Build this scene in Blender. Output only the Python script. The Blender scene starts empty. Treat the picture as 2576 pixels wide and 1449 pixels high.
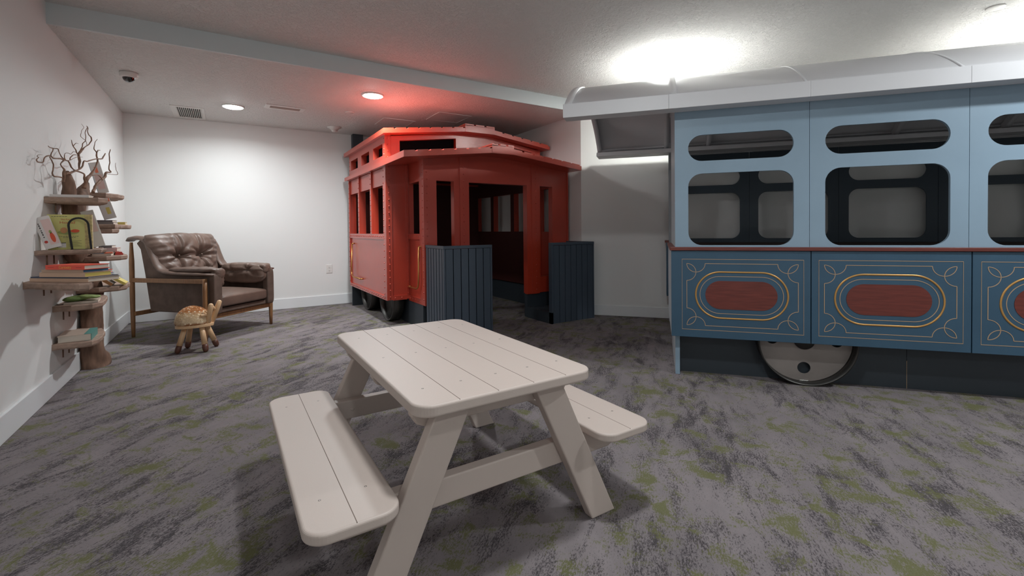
import bpy, bmesh, math, random
from mathutils import Vector, Matrix, noise
random.seed(7)
C = bpy.context.scene.collection
scn = bpy.context.scene

# ------------------------------------------------------------------ camera
cd = bpy.data.cameras.new('camera')
cam = bpy.data.objects.new('camera', cd); C.objects.link(cam)
FPX, PITCH, ROLL, YAW, CY = 1144.95, 0.0171, -0.0107, 0.5632, 595.8
Fv = Vector((math.sin(YAW)*math.cos(PITCH), math.cos(YAW)*math.cos(PITCH), -math.sin(PITCH)))
R0 = Vector((math.cos(YAW), -math.sin(YAW), 0)); U0 = R0.cross(Fv)
Rv = math.cos(ROLL)*R0 + math.sin(ROLL)*U0; Uv = -math.sin(ROLL)*R0 + math.cos(ROLL)*U0
cam.matrix_world = Matrix(((Rv.x, Uv.x, -Fv.x, 0), (Rv.y, Uv.y, -Fv.y, 0), (Rv.z, Uv.z, -Fv.z, 1.0), (0, 0, 0, 1)))
cd.sensor_width = 36; cd.lens = FPX/2576*36; cd.shift_y = -(724.5-CY)/2576
cd.clip_start = 0.02
cd.dof.use_dof = False
scn.camera = cam

# ------------------------------------------------------------------ world, exposure
w = bpy.data.worlds.new('world'); scn.world = w; w.use_nodes = True
w.node_tree.nodes['Background'].inputs[0].default_value = (0.5, 0.5, 0.5, 1)
w.node_tree.nodes['Background'].inputs[1].default_value = 0.0
scn.view_settings.view_transform = 'Standard'; scn.view_settings.look = 'None'
scn.view_settings.gamma = 1; scn.view_settings.use_curve_mapping = False
scn.view_settings.exposure = 0.85
COOL = (0.90, 0.975, 1.0); NEUT = (0.96, 1.0, 0.93); DAYL = (0.91, 0.97, 1.0)
# ceiling lamps, the last two added out of view as fill: (x, y, ceiling z, watts, colour)
LAMPS = [
    (0.10, 5.63, 2.3255, 9, 162, COOL, 'round flush downlight glowing on the low ceiling near the slotted air vent'),
    (1.25, 4.50, 2.3255, 20, 170, COOL, 'round flush downlight glowing on the low ceiling left of the red streetcar roof'),
    (3.28, 2.80, 2.4586, 11, 180, NEUT, 'round downlight glowing on the high ceiling above the white train roof'),
    (5.16, 0.55, 2.4586, 12, 180, NEUT, 'round downlight over the far right end of the blue train car'),
    (0.95, 0.95, 2.4586, 10.5, 170, DAYL, 'round downlight on the high ceiling above the picnic table'),
    (0.10, -1.9, 2.4586, 10, 165, COOL, 'unseen added fill light on the high ceiling behind the viewpoint'),
    (3.30, -.45, 2.4586, 18, 168, DAYL, 'unseen added fill light on the high ceiling at the near end of the room'),
]

# ------------------------------------------------------------------ helpers
def srgb(r, g, b):
    f = lambda c: (c/255/12.92) if c/255 <= 0.04045 else ((c/255+0.055)/1.055)**2.4
    return (f(r), f(g), f(b), 1)

def mat(name, col, rough=0.5, metal=0.0, spec=0.5, var=0.0, vscale=20.0, bump=0.0, bscale=200.0, stretch=None, emit=None, coat=0.0):
    m = bpy.data.materials.new(name); m.use_nodes = True
    nt = m.node_tree; b = nt.nodes['Principled BSDF']
    b.inputs['Base Color'].default_value = col
    b.inputs['Roughness'].default_value = rough
    b.inputs['Metallic'].default_value = metal
    b.inputs['Specular IOR Level'].default_value = spec
    b.inputs['Coat Weight'].default_value = coat
    tc = nt.nodes.new('ShaderNodeTexCoord'); mp = nt.nodes.new('ShaderNodeMapping')
    nt.links.new(tc.outputs['Object'], mp.inputs[0])
    if stretch: mp.inputs['Scale'].default_value = stretch
    if var > 0:
        n = nt.nodes.new('ShaderNodeTexNoise'); n.inputs['Scale'].default_value = vscale; n.inputs['Detail'].default_value = 4
        nt.links.new(mp.outputs[0], n.inputs['Vector'])
        r = nt.nodes.new('ShaderNodeValToRGB')
        r.color_ramp.elements[0].position = 0.3; r.color_ramp.elements[1].position = 0.7
        r.color_ramp.elements[0].color = tuple(c*(1-var) for c in col[:3])+(1,)
        r.color_ramp.elements[1].color = tuple(min(1, c*(1+var)) for c in col[:3])+(1,)
        nt.links.new(n.outputs['Fac'], r.inputs[0]); nt.links.new(r.outputs[0], b.inputs['Base Color'])
    if bump > 0:
        n = nt.nodes.new('ShaderNodeTexNoise'); n.inputs['Scale'].default_value = bscale; n.inputs['Detail'].default_value = 3
        nt.links.new(mp.outputs[0], n.inputs['Vector'])
        bp = nt.nodes.new('ShaderNodeBump'); bp.inputs['Strength'].default_value = bump; bp.inputs['Distance'].default_value = 0.002
        nt.links.new(n.outputs['Fac'], bp.inputs['Height']); nt.links.new(bp.outputs[0], b.inputs['Normal'])
    if emit:
        b.inputs['Emission Color'].default_value = emit[0]; b.inputs['Emission Strength'].default_value = emit[1]
    return m

class MB:
    """Collects shapes in the local frame of one thing; build() links them as one mesh object."""
    def __init__(s): s.bm = bmesh.new()
    def _add(s, vs, fs, smooth=False):
        v = [s.bm.verts.new(p) for p in vs]
        for f in fs:
            try:
                q = s.bm.faces.new([v[i] for i in f]); q.smooth = smooth
            except ValueError: pass
        return s
    def box(s, x0, y0, z0, x1, y1, z1):
        return s.prism([(x0, y0), (x1, y0), (x1, y1), (x0, y1)], z0, z1)
    def prism(s, poly, z0, z1):
        n = len(poly)
        vs = [(p[0], p[1], z0) for p in poly]+[(p[0], p[1], z1) for p in poly]
        fs = [list(range(n))[::-1], list(range(n, 2*n))]+[[i, (i+1) % n, n+(i+1) % n, n+i] for i in range(n)]
        return s._add(vs, fs)
    def ext(s, poly, a, b, fn):
        """polygon (u,v) extruded in w from a to b, mapped by fn(u,v,w)"""
        n = len(poly)
        vs = [fn(p[0], p[1], a) for p in poly]+[fn(p[0], p[1], b) for p in poly]
        fs = [list(range(n))[::-1], list(range(n, 2*n))]+[[i, (i+1) % n, n+(i+1) % n, n+i] for i in range(n)]
        return s._add(vs, fs)
    def beam(s, p, q, w, h, up=(0, 0, 1)):
        """rectangular bar from p to q, w across, h along 'up'"""
        p, q = Vector(p), Vector(q); d = (q-p).normalized()
        a = d.cross(Vector(up)).normalized(); b = a.cross(d).normalized()
        vs = []
        for c in (p, q):
            for i, j in ((-1, -1), (1, -1), (1, 1), (-1, 1)): vs.append(c+a*(i*w/2)+b*(j*h/2))
        return s._add(vs, [(0, 1, 2, 3), (7, 6, 5, 4), (0, 4, 5, 1), (1, 5, 6, 2), (2, 6, 7, 3), (3, 7, 4, 0)])
    def tube(s, pts, r, seg=10, ell=None, cap=True, nz=0.0, seed=0):
        """round tube along pts; r a number or a list; ell=(Vector axis, factor) squashes it along an axis"""
        pts = [Vector(p) for p in pts]; n = len(pts)
        rs = [r]*n if isinstance(r, (int, float)) else list(r)
        t0 = (pts[1]-pts[0]).normalized()
        a = t0.orthogonal().normalized(); vs = []
        for i in range(n):
            t = (pts[min(i+1, n-1)]-pts[max(i-1, 0)]).normalized()
            a = (a-t*a.dot(t))
            a = a.normalized() if a.length > 1e-6 else t.orthogonal().normalized()
            b = t.cross(a)
            for k in range(seg):
                th = 2*math.pi*k/seg
                off = (a*math.cos(th)+b*math.sin(th))*rs[i]
                if nz: off *= 1+nz*noise.noise((pts[i]+off)*14+Vector((seed, 0, 0)))+nz*.6*math.sin(th*3+i*.7+seed)
                if ell: off = off-ell[0]*off.dot(ell[0])*(1-ell[1])
                vs.append(pts[i]+off)
        fs = [[i*seg+k, i*seg+(k+1) % seg, (i+1)*seg+(k+1) % seg, (i+1)*seg+k] for i in range(n-1) for k in range(seg)]
        s._add(vs, fs, True)
        if cap:
            s.bm.verts.ensure_lookup_table(); base = len(s.bm.verts)-len(vs)
            for ring, rev in ((0, True), (n-1, False)):
                l = [s.bm.verts[base+ring*seg+k] for k in range(seg)]
                try: s.bm.faces.new(l[::-1] if rev else l)
                except ValueError: pass
        return s
    def lathe(s, prof, c=(0, 0, 0), axis=(0, 0, 1), seg=32, smooth=True):
        """prof = [(radius, height)...] turned round an axis through c"""
        ax = Vector(axis).normalized(); a = ax.orthogonal().normalized(); b = ax.cross(a); c = Vector(c)
        vs = []; idx = []
        for r, h in prof:
            if r < 1e-6: idx.append([len(vs)]*seg); vs.append(c+ax*h)
            else:
                idx.append([len(vs)+k for k in range(seg)])
                for k in range(seg):
                    th = 2*math.pi*k/seg; vs.append(c+ax*h+(a*math.cos(th)+b*math.sin(th))*r)
        fs = []
        for i in range(len(prof)-1):
            for k in range(seg):
                q = [idx[i][k], idx[i][(k+1) % seg], idx[i+1][(k+1) % seg], idx[i+1][k]]
                o = []
                for x in q:
                    if x not in o: o.append(x)
                if len(o) > 2: fs.append(o)
        return s._add(vs, fs, smooth)
    def rivet(s, p, n, r=0.007):
        return s.lathe([(r, -0.001), (r*.9, r*.45), (r*.55, r*.8), (0, r*.95)], p, n, 8)
    def plate(s, outer, holes, a, b, fn):
        """flat plate with holes, (u,v) outline, extruded in w from a to b, mapped by fn"""
        cu = bpy.data.curves.new('tmp', 'CURVE'); cu.dimensions = '2D'; cu.fill_mode = 'BOTH'; cu.extrude = abs(b-a)/2
        for poly in [outer]+list(holes):
            sp = cu.splines.new('POLY'); sp.points.add(len(poly)-1)
            for i, p in enumerate(poly): sp.points[i].co = (p[0], p[1], 0, 1)
            sp.use_cyclic_u = True
        o = bpy.data.objects.new('tmp', cu); me = bpy.data.meshes.new_from_object(o)
        mid = (a+b)/2
        vs = [fn(v.co.x, v.co.y, mid+v.co.z) for v in me.vertices]
        s._add(vs, [list(p.vertices) for p in me.polygons])
        bpy.data.objects.remove(o); bpy.data.curves.remove(cu); bpy.data.meshes.remove(me)
        return s
    def stroke(s, pts, wd, a, b, fn, closed=False):
        """flat ribbon of width wd along 2-D pts"""
        n = len(pts); L = []; Rr = []
        for i in range(n):
            if closed: p0, p1 = pts[(i-1) % n], pts[(i+1) % n]
            else: p0, p1 = pts[max(i-1, 0)], pts[min(i+1, n-1)]
            d = Vector((p1[0]-p0[0], p1[1]-p0[1]))
            d = d.normalized() if d.length > 1e-9 else Vector((1, 0)); nn = Vector((-d.y, d.x))*wd/2
            # mitre
            L.append((pts[i][0]+nn.x, pts[i][1]+nn.y)); Rr.append((pts[i][0]-nn.x, pts[i][1]-nn.y))
        vs = [fn(p[0], p[1], a) for p in L]+[fn(p[0], p[1], a) for p in Rr]+[fn(p[0], p[1], b) for p in L]+[fn(p[0], p[1], b) for p in Rr]
        fs = []
        for i in range(n if closed else n-1):
            j = (i+1) % n
            fs += [(i, j, n+j, n+i), (2*n+i, 3*n+i, 3*n+j, 2*n+j), (i, 2*n+i, 2*n+j, j), (n+i, n+j, 3*n+j, 3*n+i)]
        return s._add(vs, fs)
    def build(s, name, m, parent=None, bevel=0.0, seg=2, fix=True, sub=0, smooth_all=False):
        me = bpy.data.meshes.new(name)
        if fix:
            bmesh.ops.remove_doubles(s.bm, verts=s.bm.verts, dist=1e-5)
            bmesh.ops.recalc_face_normals(s.bm, faces=s.bm.faces)
        if smooth_all:
            for f in s.bm.faces: f.smooth = True
        s.bm.to_mesh(me); s.bm.free()
        me.materials.append(m)
        o = bpy.data.objects.new(name, me); C.objects.link(o)
        if parent: o.parent = parent
        if bevel:
            b = o.modifiers.new('bevel', 'BEVEL'); b.width = bevel; b.segments = seg; b.limit_method = 'ANGLE'; b.angle_limit = math.radians(40)
            b.harden_normals = False
        if sub:
            q = o.modifiers.new('sub', 'SUBSURF'); q.levels = sub; q.render_levels = sub
        return o

def tag(o, label, cat, group=None):
    o['label'] = label; o['category'] = cat
    if group: o['group'] = group
    return o
def thing(name, label, cat, loc=(0, 0, 0), rz=0.0, group=None):
    o = bpy.data.objects.new(name, None); C.objects.link(o); o.empty_display_size = .05
    o.location = loc; o.rotation_euler = (0, 0, rz)
    return tag(o, label, cat, group)
def struct(o):
    o['kind'] = 'structure'; return o
def copy_tree(o, parent=None):
    c = o.copy(); C.objects.link(c); c.parent = parent
    for ch in list(o.children): copy_tree(ch, c)
    return c
def rrect(x0, y0, x1, y1, r, seg=8):
    r = min(r, (x1-x0)/2, (y1-y0)/2); out = []
    for cx, cy, a0 in ((x1-r, y1-r, 0), (x0+r, y1-r, 90), (x0+r, y0+r, 180), (x1-r, y0+r, 270)):
        for k in range(seg+1):
            a = math.radians(a0+90*k/seg); out.append((cx+r*math.cos(a), cy+r*math.sin(a)))
    o = []
    for p in out:
        if not o or abs(p[0]-o[-1][0])+abs(p[1]-o[-1][1]) > 1e-6: o.append(p)
    if abs(o[0][0]-o[-1][0])+abs(o[0][1]-o[-1][1]) < 1e-6: o.pop()
    return o
def rect(x0, y0, x1, y1): return [(x0, y0), (x1, y0), (x1, y1), (x0, y1)]
def dense(poly, step):
    out = []
    for i in range(len(poly)):
        a, b = poly[i], poly[(i+1) % len(poly)]
        n = max(1, int(math.dist(a, b)/step))
        for k in range(n): out.append((a[0]+(b[0]-a[0])*k/n, a[1]+(b[1]-a[1])*k/n))
    return out
def text_mesh(name, body, size, m, parent, M, depth=0.0006, sx=1.0):
    cu = bpy.data.curves.new('txt', 'FONT'); cu.body = body; cu.size = size; cu.extrude = depth
    cu.align_x = 'CENTER'; cu.align_y = 'CENTER'
    o = bpy.data.objects.new('txt', cu); me = bpy.data.meshes.new_from_object(o)
    me.transform(Matrix.Diagonal((sx, 1, 1, 1))); me.transform(M)
    bpy.data.objects.remove(o); bpy.data.curves.remove(cu)
    me.name = name; me.materials.clear(); me.materials.append(m)
    r = bpy.data.objects.new(name, me); C.objects.link(r); r.parent = parent
    return r

# ------------------------------------------------------------------ materials
def wall_mat(name, col):
    return mat(name, col, rough=0.55, spec=0.35, bump=0.12, bscale=350)
M_wall = wall_mat('wall_paint', srgb(228, 227, 225))
M_trim = mat('trim_paint', srgb(226, 227, 228), rough=0.35)
M_beam = mat('beam_paint', srgb(212, 217, 218), rough=0.5)
def ceiling_mat():
    m = mat('ceiling_texture', srgb(226, 224, 221), rough=0.7, spec=0.3)
    nt = m.node_tree; b = nt.nodes['Principled BSDF']
    tc = nt.nodes.new('ShaderNodeTexCoord')
    n1 = nt.nodes.new('ShaderNodeTexNoise'); n1.inputs['Scale'].default_value = 38; n1.inputs['Detail'].default_value = 5; n1.inputs['Distortion'].default_value = 1.2
    rp = nt.nodes.new('ShaderNodeValToRGB'); rp.color_ramp.elements[0].position = .44; rp.color_ramp.elements[1].position = .56
    bp = nt.nodes.new('ShaderNodeBump'); bp.inputs['Strength'].default_value = 0.7; bp.inputs['Distance'].default_value = 0.007
    nt.links.new(tc.outputs['Object'], n1.inputs['Vector']); nt.links.new(n1.outputs['Fac'], rp.inputs[0])
    nt.links.new(rp.outputs[0], bp.inputs['Height']); nt.links.new(bp.outputs[0], b.inputs['Normal'])
    return m
M_ceil = ceiling_mat()
def carpet_mat():
    m = bpy.data.materials.new('carpet'); m.use_nodes = True; nt = m.node_tree; N = nt.nodes; Lk = nt.links
    b = N['Principled BSDF']; b.inputs['Roughness'].default_value = 0.95; b.inputs['Specular IOR Level'].default_value = 0.15
    tc = N.new('ShaderNodeTexCoord')
    def nz(scale, detail, sc, rot=-40.0, rough=.6, dist=0.0, off=(0, 0, 0)):
        # the pile's streaks run at 40 degrees across the room
        mr = N.new('ShaderNodeMapping'); mr.inputs['Rotation'].default_value = (0, 0, math.radians(rot)); Lk.new(tc.outputs['Object'], mr.inputs[0])
        ms = N.new('ShaderNodeMapping'); ms.inputs['Scale'].default_value = sc; ms.inputs['Location'].default_value = off
        Lk.new(mr.outputs[0], ms.inputs[0])
        n = N.new('ShaderNodeTexNoise'); n.inputs['Scale'].default_value = scale; n.inputs['Detail'].default_value = detail
        n.inputs['Roughness'].default_value = rough; n.inputs['Distortion'].default_value = dist
        Lk.new(ms.outputs[0], n.inputs['Vector']); return n.outputs['Fac']
    def ramp(fac, p0, p1):
        r = N.new('ShaderNodeValToRGB'); r.color_ramp.elements[0].position = p0; r.color_ramp.elements[1].position = p1; Lk.new(fac, r.inputs[0]); return r.outputs[0]
    def math_(op, a, bb):
        k = N.new('ShaderNodeMath'); k.operation = op
        for i, v in enumerate((a, bb)):
            if isinstance(v, (int, float)): k.inputs[i].default_value = v
            else: Lk.new(v, k.inputs[i])
        return k.outputs[0]
    def mix(fac, c1, c2):
        k = N.new('ShaderNodeMix'); k.data_type = 'RGBA'; Lk.new(fac, k.inputs[0])
        for i, v in ((6, c1), (7, c2)):
            if isinstance(v, tuple): k.inputs[i].default_value = v
            else: Lk.new(v, k.inputs[i])
        return k.outputs[2]
    speck = nz(170, 3, (.45, 1, 1), rough=.85)
    streak = nz(7.5, 9, (.48, 1.5, 1), rough=.74, dist=.5)
    big = nz(1.9, 4, (.7, 1, 1), rough=.6)
    # dark areas: a streaky field broken up by the tuft-size noise
    d = math_('ADD', math_('MULTIPLY', streak, .68), math_('MULTIPLY', big, .32))
    d = math_('ADD', d, math_('MULTIPLY', math_('SUBTRACT', speck, .5), .62))
    dark = ramp(d, .508, .585)
    g = nz(8.5, 8, (1.0, .9, 1), rough=.68, dist=.5, off=(7.3, 2.1, 0))
    g2 = nz(1.5, 3, (.9, 1, 1), off=(3.3, 9.1, 0))
    gg = math_('ADD', math_('ADD', math_('MULTIPLY', g, .8), math_('MULTIPLY', g2, .2)), math_('MULTIPLY', math_('SUBTRACT', speck, .5), .42))
    green = ramp(gg, .536, .585)
    light = nz(3.5, 5, (.6, 1.2, 1), rough=.7, off=(1, 5, 0))
    base = mix(ramp(light, .35, .65), srgb(112, 105, 107), srgb(130, 122, 123))
    c1 = mix(math_('MULTIPLY', dark, .95), base, srgb(44, 41, 45))
    c2 = mix(math_('MULTIPLY', green, .92), c1, srgb(92, 94, 50))
    tuft = nz(420, 2, (1, 1, 1), rough=.8)
    c3 = mix(math_('MULTIPLY', ramp(tuft, .35, .65), .18), c2, srgb(172, 160, 160))
    Lk.new(c3, b.inputs['Base Color'])
    bp = N.new('ShaderNodeBump'); bp.inputs['Strength'].default_value = .5; bp.inputs['Distance'].default_value = .003
    Lk.new(tuft, bp.inputs['Height']); Lk.new(bp.outputs[0], b.inputs['Normal'])
    return m
M_carpet = carpet_mat()
M_red = mat('red_paint', srgb(182, 58, 36), rough=0.42, spec=0.6, var=.04, vscale=6, bump=.05, bscale=400, coat=.75)
M_red.node_tree.nodes['Principled BSDF'].inputs['Coat Roughness'].default_value = .26
M_black = mat('dark_slate_paint', srgb(50, 57, 64), rough=0.5, bump=.05)
M_slat = mat('slate_slats', srgb(66, 76, 88), rough=0.45)
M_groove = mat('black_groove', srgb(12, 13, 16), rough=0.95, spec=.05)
M_steel = mat('blackened_steel', srgb(70, 68, 66), rough=0.42, metal=.75, var=.2, vscale=8)
M_disc = mat('raw_steel_disc', srgb(150, 141, 136), rough=0.5, metal=.25, var=.14, vscale=5)
M_weld = mat('bright_weld', srgb(210, 210, 205), rough=.25, metal=1)
M_brass = mat('brass', srgb(190, 138, 84), rough=0.36, metal=1.0)
M_lblue = mat('light_blue_paint', srgb(138, 160, 177), rough=0.42, var=.04, vscale=3)
M_blue = mat('deep_blue_paint', srgb(54, 83, 104), rough=0.42, var=.07, vscale=4)
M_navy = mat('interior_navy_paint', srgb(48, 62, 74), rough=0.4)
M_endw = mat('end_panel_paint', srgb(158, 160, 164), rough=0.5)
M_roof = mat('white_roof_paint', srgb(228, 227, 229), rough=0.42)
M_gold = mat('gold_inlay', srgb(198, 150, 88), rough=0.35, metal=.55)
M_tan = mat('tan_inlay_line', srgb(176, 146, 116), rough=0.5)
def wood(name, col, sc=(1, 12, 12), rough=.5, var=.28, vscale=6):
    return mat(name, col, rough=rough, var=var, vscale=vscale, stretch=sc, bump=.15, bscale=60)
M_mahog = wood('mahogany_stain', srgb(104, 46, 38), sc=(1.2, 8, 14), rough=.42, var=.22)
M_oak = wood('oak_frame', srgb(138, 98, 64), sc=(10, 10, 1.2), rough=.4, var=.22, vscale=9)
M_pale = wood('pale_beech', srgb(214, 176, 136), sc=(8, 8, 1.5), rough=.42, var=.08)
M_walnut = wood('walnut_hoof', srgb(92, 56, 44), sc=(8, 8, 1.5), rough=.45, var=.12)
M_shelf = wood('weathered_shelf_wood', srgb(160, 134, 118), sc=(5, 2, 9), rough=.65, var=.2, vscale=7)
M_trunk = wood('trunk_wood', srgb(116, 88, 72), sc=(6, 6, 1.4), rough=.8, var=.35, vscale=6)
M_branch = wood('twisted_branch_bark', srgb(134, 102, 82), sc=(3, 3, 3), rough=.7, var=.25, vscale=16)
M_leather = mat('brown_leather', srgb(104, 84, 74), rough=0.46, spec=.45, var=.16, vscale=9, bump=.2, bscale=120)
M_leather2 = mat('brown_leather_shell', srgb(96, 79, 70), rough=0.68, spec=.3, var=.2, vscale=14, bump=.25, bscale=140)
M_table = mat('greige_plastic_lumber', srgb(192, 177, 168), rough=0.52, bump=.06, bscale=300)
M_screw = mat('screw_metal', srgb(120, 116, 112), rough=.35, metal=.8)
M_white = mat('white_plastic', srgb(225, 222, 218), rough=.35)
M_dome = mat('smoked_dome', srgb(14, 15, 17), rough=.08, coat=1.0)
M_dark = mat('dark_void', srgb(20, 20, 20), rough=.8)
M_paper = mat('page_block', srgb(214, 202, 188), rough=.8, stretch=(1, 1, 60), var=.08, vscale=10)
M_iron = mat('black_iron', srgb(34, 33, 32), rough=.5, metal=.3)

def P3(u, v, w): return (u, v, w)
FY = lambda u, v, w: (u, w, v)      # plate standing in x-z, thickness along y
FX = lambda u, v, w: (w, u, v)      # plate standing in y-z, thickness along x
FZ = lambda u, v, w: (u, v, w)

# ------------------------------------------------------------------ the room
XL, YB, H1, H2, YS, XR = -0.925, 6.532, 2.3255, 2.4586, 3.996, 3.505
PHI = math.atan2(-0.642, 0.767)
DR = Vector((math.sin(-0.6971), math.cos(-0.6971), 0)); NN = Vector((DR.y, -DR.x, 0))
def TN(t, n, z=0.0):
    v = NN*n+DR*t; return (v.x, v.y, z)
K0 = TN((XR-NN.x*5.28)/DR.x, 5.28)                # corner where the angled wall starts
K1 = TN(-4.6, 5.28); K2s = (K1[1]+2.5)/NN.y; K2 = (K1[0]-NN.x*K2s, -2.5)
ROOM = [(XL, YB), (XR, YB), (XR, K0[1]), (K1[0], K1[1]), K2, (XL, -2.5)]
fl = [(p[0]+(.1 if p[0] > 1 else -.1), p[1]+(.1 if p[1] > 2 else -.1)) for p in ROOM]
struct(MB().prism(fl, -0.08, 0.0).build('floor', M_carpet))
def wallseg(name, a, b, z0=0.0, z1=2.6, th=.08, m=M_wall):
    a, b = Vector(a[:2]), Vector(b[:2]); d = (b-a).normalized(); n = Vector((d.y, -d.x))*-1
    o = [a, b, b+n*th, a+n*th]
    return struct(MB().prism([tuple(p) for p in o], z0, z1).build(name, m))
def base(name, a, b, h=.118, th=.014):
    a, b = Vector(a[:2]), Vector(b[:2]); d = (b-a).normalized(); n = Vector((d.y, -d.x))
    return struct(MB().prism([tuple(p) for p in (a, a+n*th, b+n*th, b)], 0.001, h).build(name, M_trim, bevel=.003))
wallseg('wall_left', (XL, -2.5), (XL, YB)); wallseg('wall_back', (XL-.08, YB), (XR+.08, YB))
wallseg('wall_right', (XR, YB), (XR, K0[1]), m=M_wall); wallseg('wall_angled', K0, K1)
wallseg('wall_far_end', K1, K2); wallseg('wall_front', K2, (XL, -2.5))
base('baseboard_left', (XL, -2.5), (XL, YB), h=.135); base('baseboard_back', (XL, YB), (XR, YB), h=.135)
base('baseboard_right', (XR, YB), (XR, K0[1])); base('baseboard_angled', K0, K1); base('baseboard_front', K2, (XL, -2.5))
struct(MB().prism([(XL-.1, YS+.02), (K0[0]+.6, YS+.02), (K0[0]+.6, YB+.1), (XL-.1, YB+.1)], H1, H1+.05).build('ceiling', M_ceil))
up = [(XL-.1, YS), (K0[0]+.25, YS)]+[(K1[0]+.1, K1[1]+.1), (K2[0]+.1, -2.6), (XL-.1, -2.6)]
struct(MB().prism(up, H2, H2+.05).build('ceiling', M_ceil))
struct(MB().box(XL-.05, YS, H1-.0005, K0[0]+.3, YS+.02, H2+.01).build('trim_1', M_beam))

# ------------------------------------------------------------------ ceiling fittings
M_lamp = mat('lamp_diffuser', (1, 1, 1, 1), rough=.4, emit=((.96, .99, 1.0, 1), 45.0))
for i, (x, y, z, wt, spr, col, lab) in enumerate(LAMPS):
    t = thing('ceiling_light', lab, 'light', (x, y, z))
    MB().lathe([(.092, -.001), (.108, -.001), (.106, -.010), (.100, -.014), (.092, -.014), (.092, -.001)]).build('trim_ring', M_white, t)
    MB().lathe([(0, -.028), (.035, -.0265), (.065, -.0225), (.083, -.0170), (.090, -.0125), (.091, -.010), (.091, -.002), (0, -.002)]).build('diffuser', M_lamp, t)
    ld = bpy.data.lights.new('lamp', 'AREA'); ld.shape = 'DISK'; ld.size = .18; ld.energy = wt; ld.color = col; ld.spread = math.radians(spr)
    lo = bpy.data.objects.new('lamp', ld); C.objects.link(lo); lo.parent = t; lo.location = (0, 0, -.0295)

# slotted supply vent near the left corner
t = thing('ceiling_vent', 'square metal air vent with dark slots on the ceiling in the left corner', 'vent', (-.31, 6.17, H1))
MB().plate(rect(-.15, -.285, .15, .285), [rect(-.10, -.235, .12, .235)], -.006, 0, FZ).build('frame', M_white, t, bevel=.002)
b = MB()
for k in range(13):
    x = -.095+k*.0175; b.beam((x, -.235, -.004), (x, .235, -.004), .0045, .010, up=(.5, 0, 1))
b.build('slats', M_white, t)
MB().box(-.10, -.235, -.0012, .12, .235, -.0002).build('duct_opening', M_dark, t)
# long return vent
t = thing('ceiling_vent', 'long narrow white louvred vent on the ceiling between the two downlights', 'vent', (.575, 5.44, H1), math.radians(2))
MB().plate(rect(-.19, -.085, .19, .085), [rect(-.145, -.045, .145, .045)], -.007, 0, FZ).build('frame', M_white, t, bevel=.002)
b = MB()
for k in range(6):
    y = -.038+k*.015; b.beam((-.145, y, -.004), (.145, y, -.004), .011, .002, up=(0, .5, 1))
b.build('louvres', mat('louvre', srgb(176, 164, 156), rough=.5), t)
MB().box(-.145, -.045, -.0012, .145, .045, -.0002).build('duct_opening', mat('vent_shadow', srgb(120, 110, 104), rough=.8), t)
# security camera
t = thing('security_camera', 'white dome security camera with smoked lens on the ceiling above the branches', 'camera', (-.646, 4.885, H1))
MB().lathe([(0, 0), (.062, 0), (.063, -.012), (.060, -.036), (.048, -.043), (.030, -.044), (0, -.044)]).build('housing', M_white, t)
MB().lathe([(.043, -.043), (.041, -.052), (.036, -.063), (.026, -.073), (.012, -.079), (0, -.080)]).build('dome_lens', M_dome, t)
# smoke detector, cover plates
t = thing('smoke_detector', 'small round white smoke detector on the ceiling near the dark post', 'detector', (1.211, 6.14, H1))
MB().lathe([(0, 0), (.085, 0), (.085, -.008), (.060, -.014), (.052, -.028), (.045, -.030)]).build('base', M_white, t)
b = MB()
for k in range(3): b.lathe([(.046-.004*k, -.031-.008*k), (.042-.004*k, -.036-.008*k), (.036, -.036-.008*k)])
b.lathe([(0, -.060), (.030, -.060), (.033, -.054), (.033, -.028), (0, -.028)]).build('sensor_cap', M_white, t)
tag(MB().lathe([(0, 0), (.048, 0), (.048, -.005), (.044, -.007), (0, -.007)], (1.208, 5.278, H1)).build('cover_plate', M_white),
    'small flat round cover plate on the low ceiling between downlight and smoke detector', 'cover plate')
tag(MB().lathe([(0, 0), (.050, 0), (.050, -.006), (.046, -.009), (0, -.009)], (4.416, .865, H2)).build('cover_plate', M_white),
    'round white cover plate on the high ceiling at the top right corner', 'cover plate')
for (x0, y0, x1, y1, lab) in ((1.605, 5.32, 1.99, 5.72, 'square ceiling access panel above the left part of the red streetcar roof'),
                              (2.06, 4.76, 2.47, 5.16, 'square ceiling access panel nearer the soffit, above the red streetcar')):
    t = thing('access_panel', lab, 'access panel', ((x0+x1)/2, (y0+y1)/2, H1))
    a, c = (x1-x0)/2, (y1-y0)/2
    MB().plate(rect(-a, -c, a, c), [rect(-a+.02, -c+.02, a-.02, c-.02)], -.007, 0, FZ).build('frame', M_white, t, bevel=.001)
    MB().box(-a+.021, -c+.021, -.004, a-.021, c-.021, 0).build('door', M_ceil, t)
# outlet
t = thing('wall_outlet', 'white duplex wall outlet low on the back wall left of the red streetcar', 'outlet', (1.19, YB, .489))
MB().box(-.038, -.006, -.058, .038, 0, .058).build('cover', M_white, t, bevel=.003)
for dz in (.02, -.02):
    s = MB().plate(rrect(-.017, dz-.014, .017, dz+.014, .012), [], -.0085, -.005, FY).build('socket', M_white, t, bevel=.001)
    b = MB()
    for dx in (-.007, .007): b.box(dx-.0012, -.0092, dz, dx+.0012, -.008, dz+.008)
    b.lathe([(0, 0), (.0028, 0), (.0028, .0008), (0, .0008)], (0, -.0085, dz-.007), (0, -1, 0), 10).build('slots', M_dark, s)
# dark post at the back
t = tag(MB().box(1.505, 6.432, 0, 1.645, 6.525, H1).build('post', M_black, bevel=.003),
        'square dark steel post rising to the ceiling behind the red streetcar', 'post')

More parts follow.
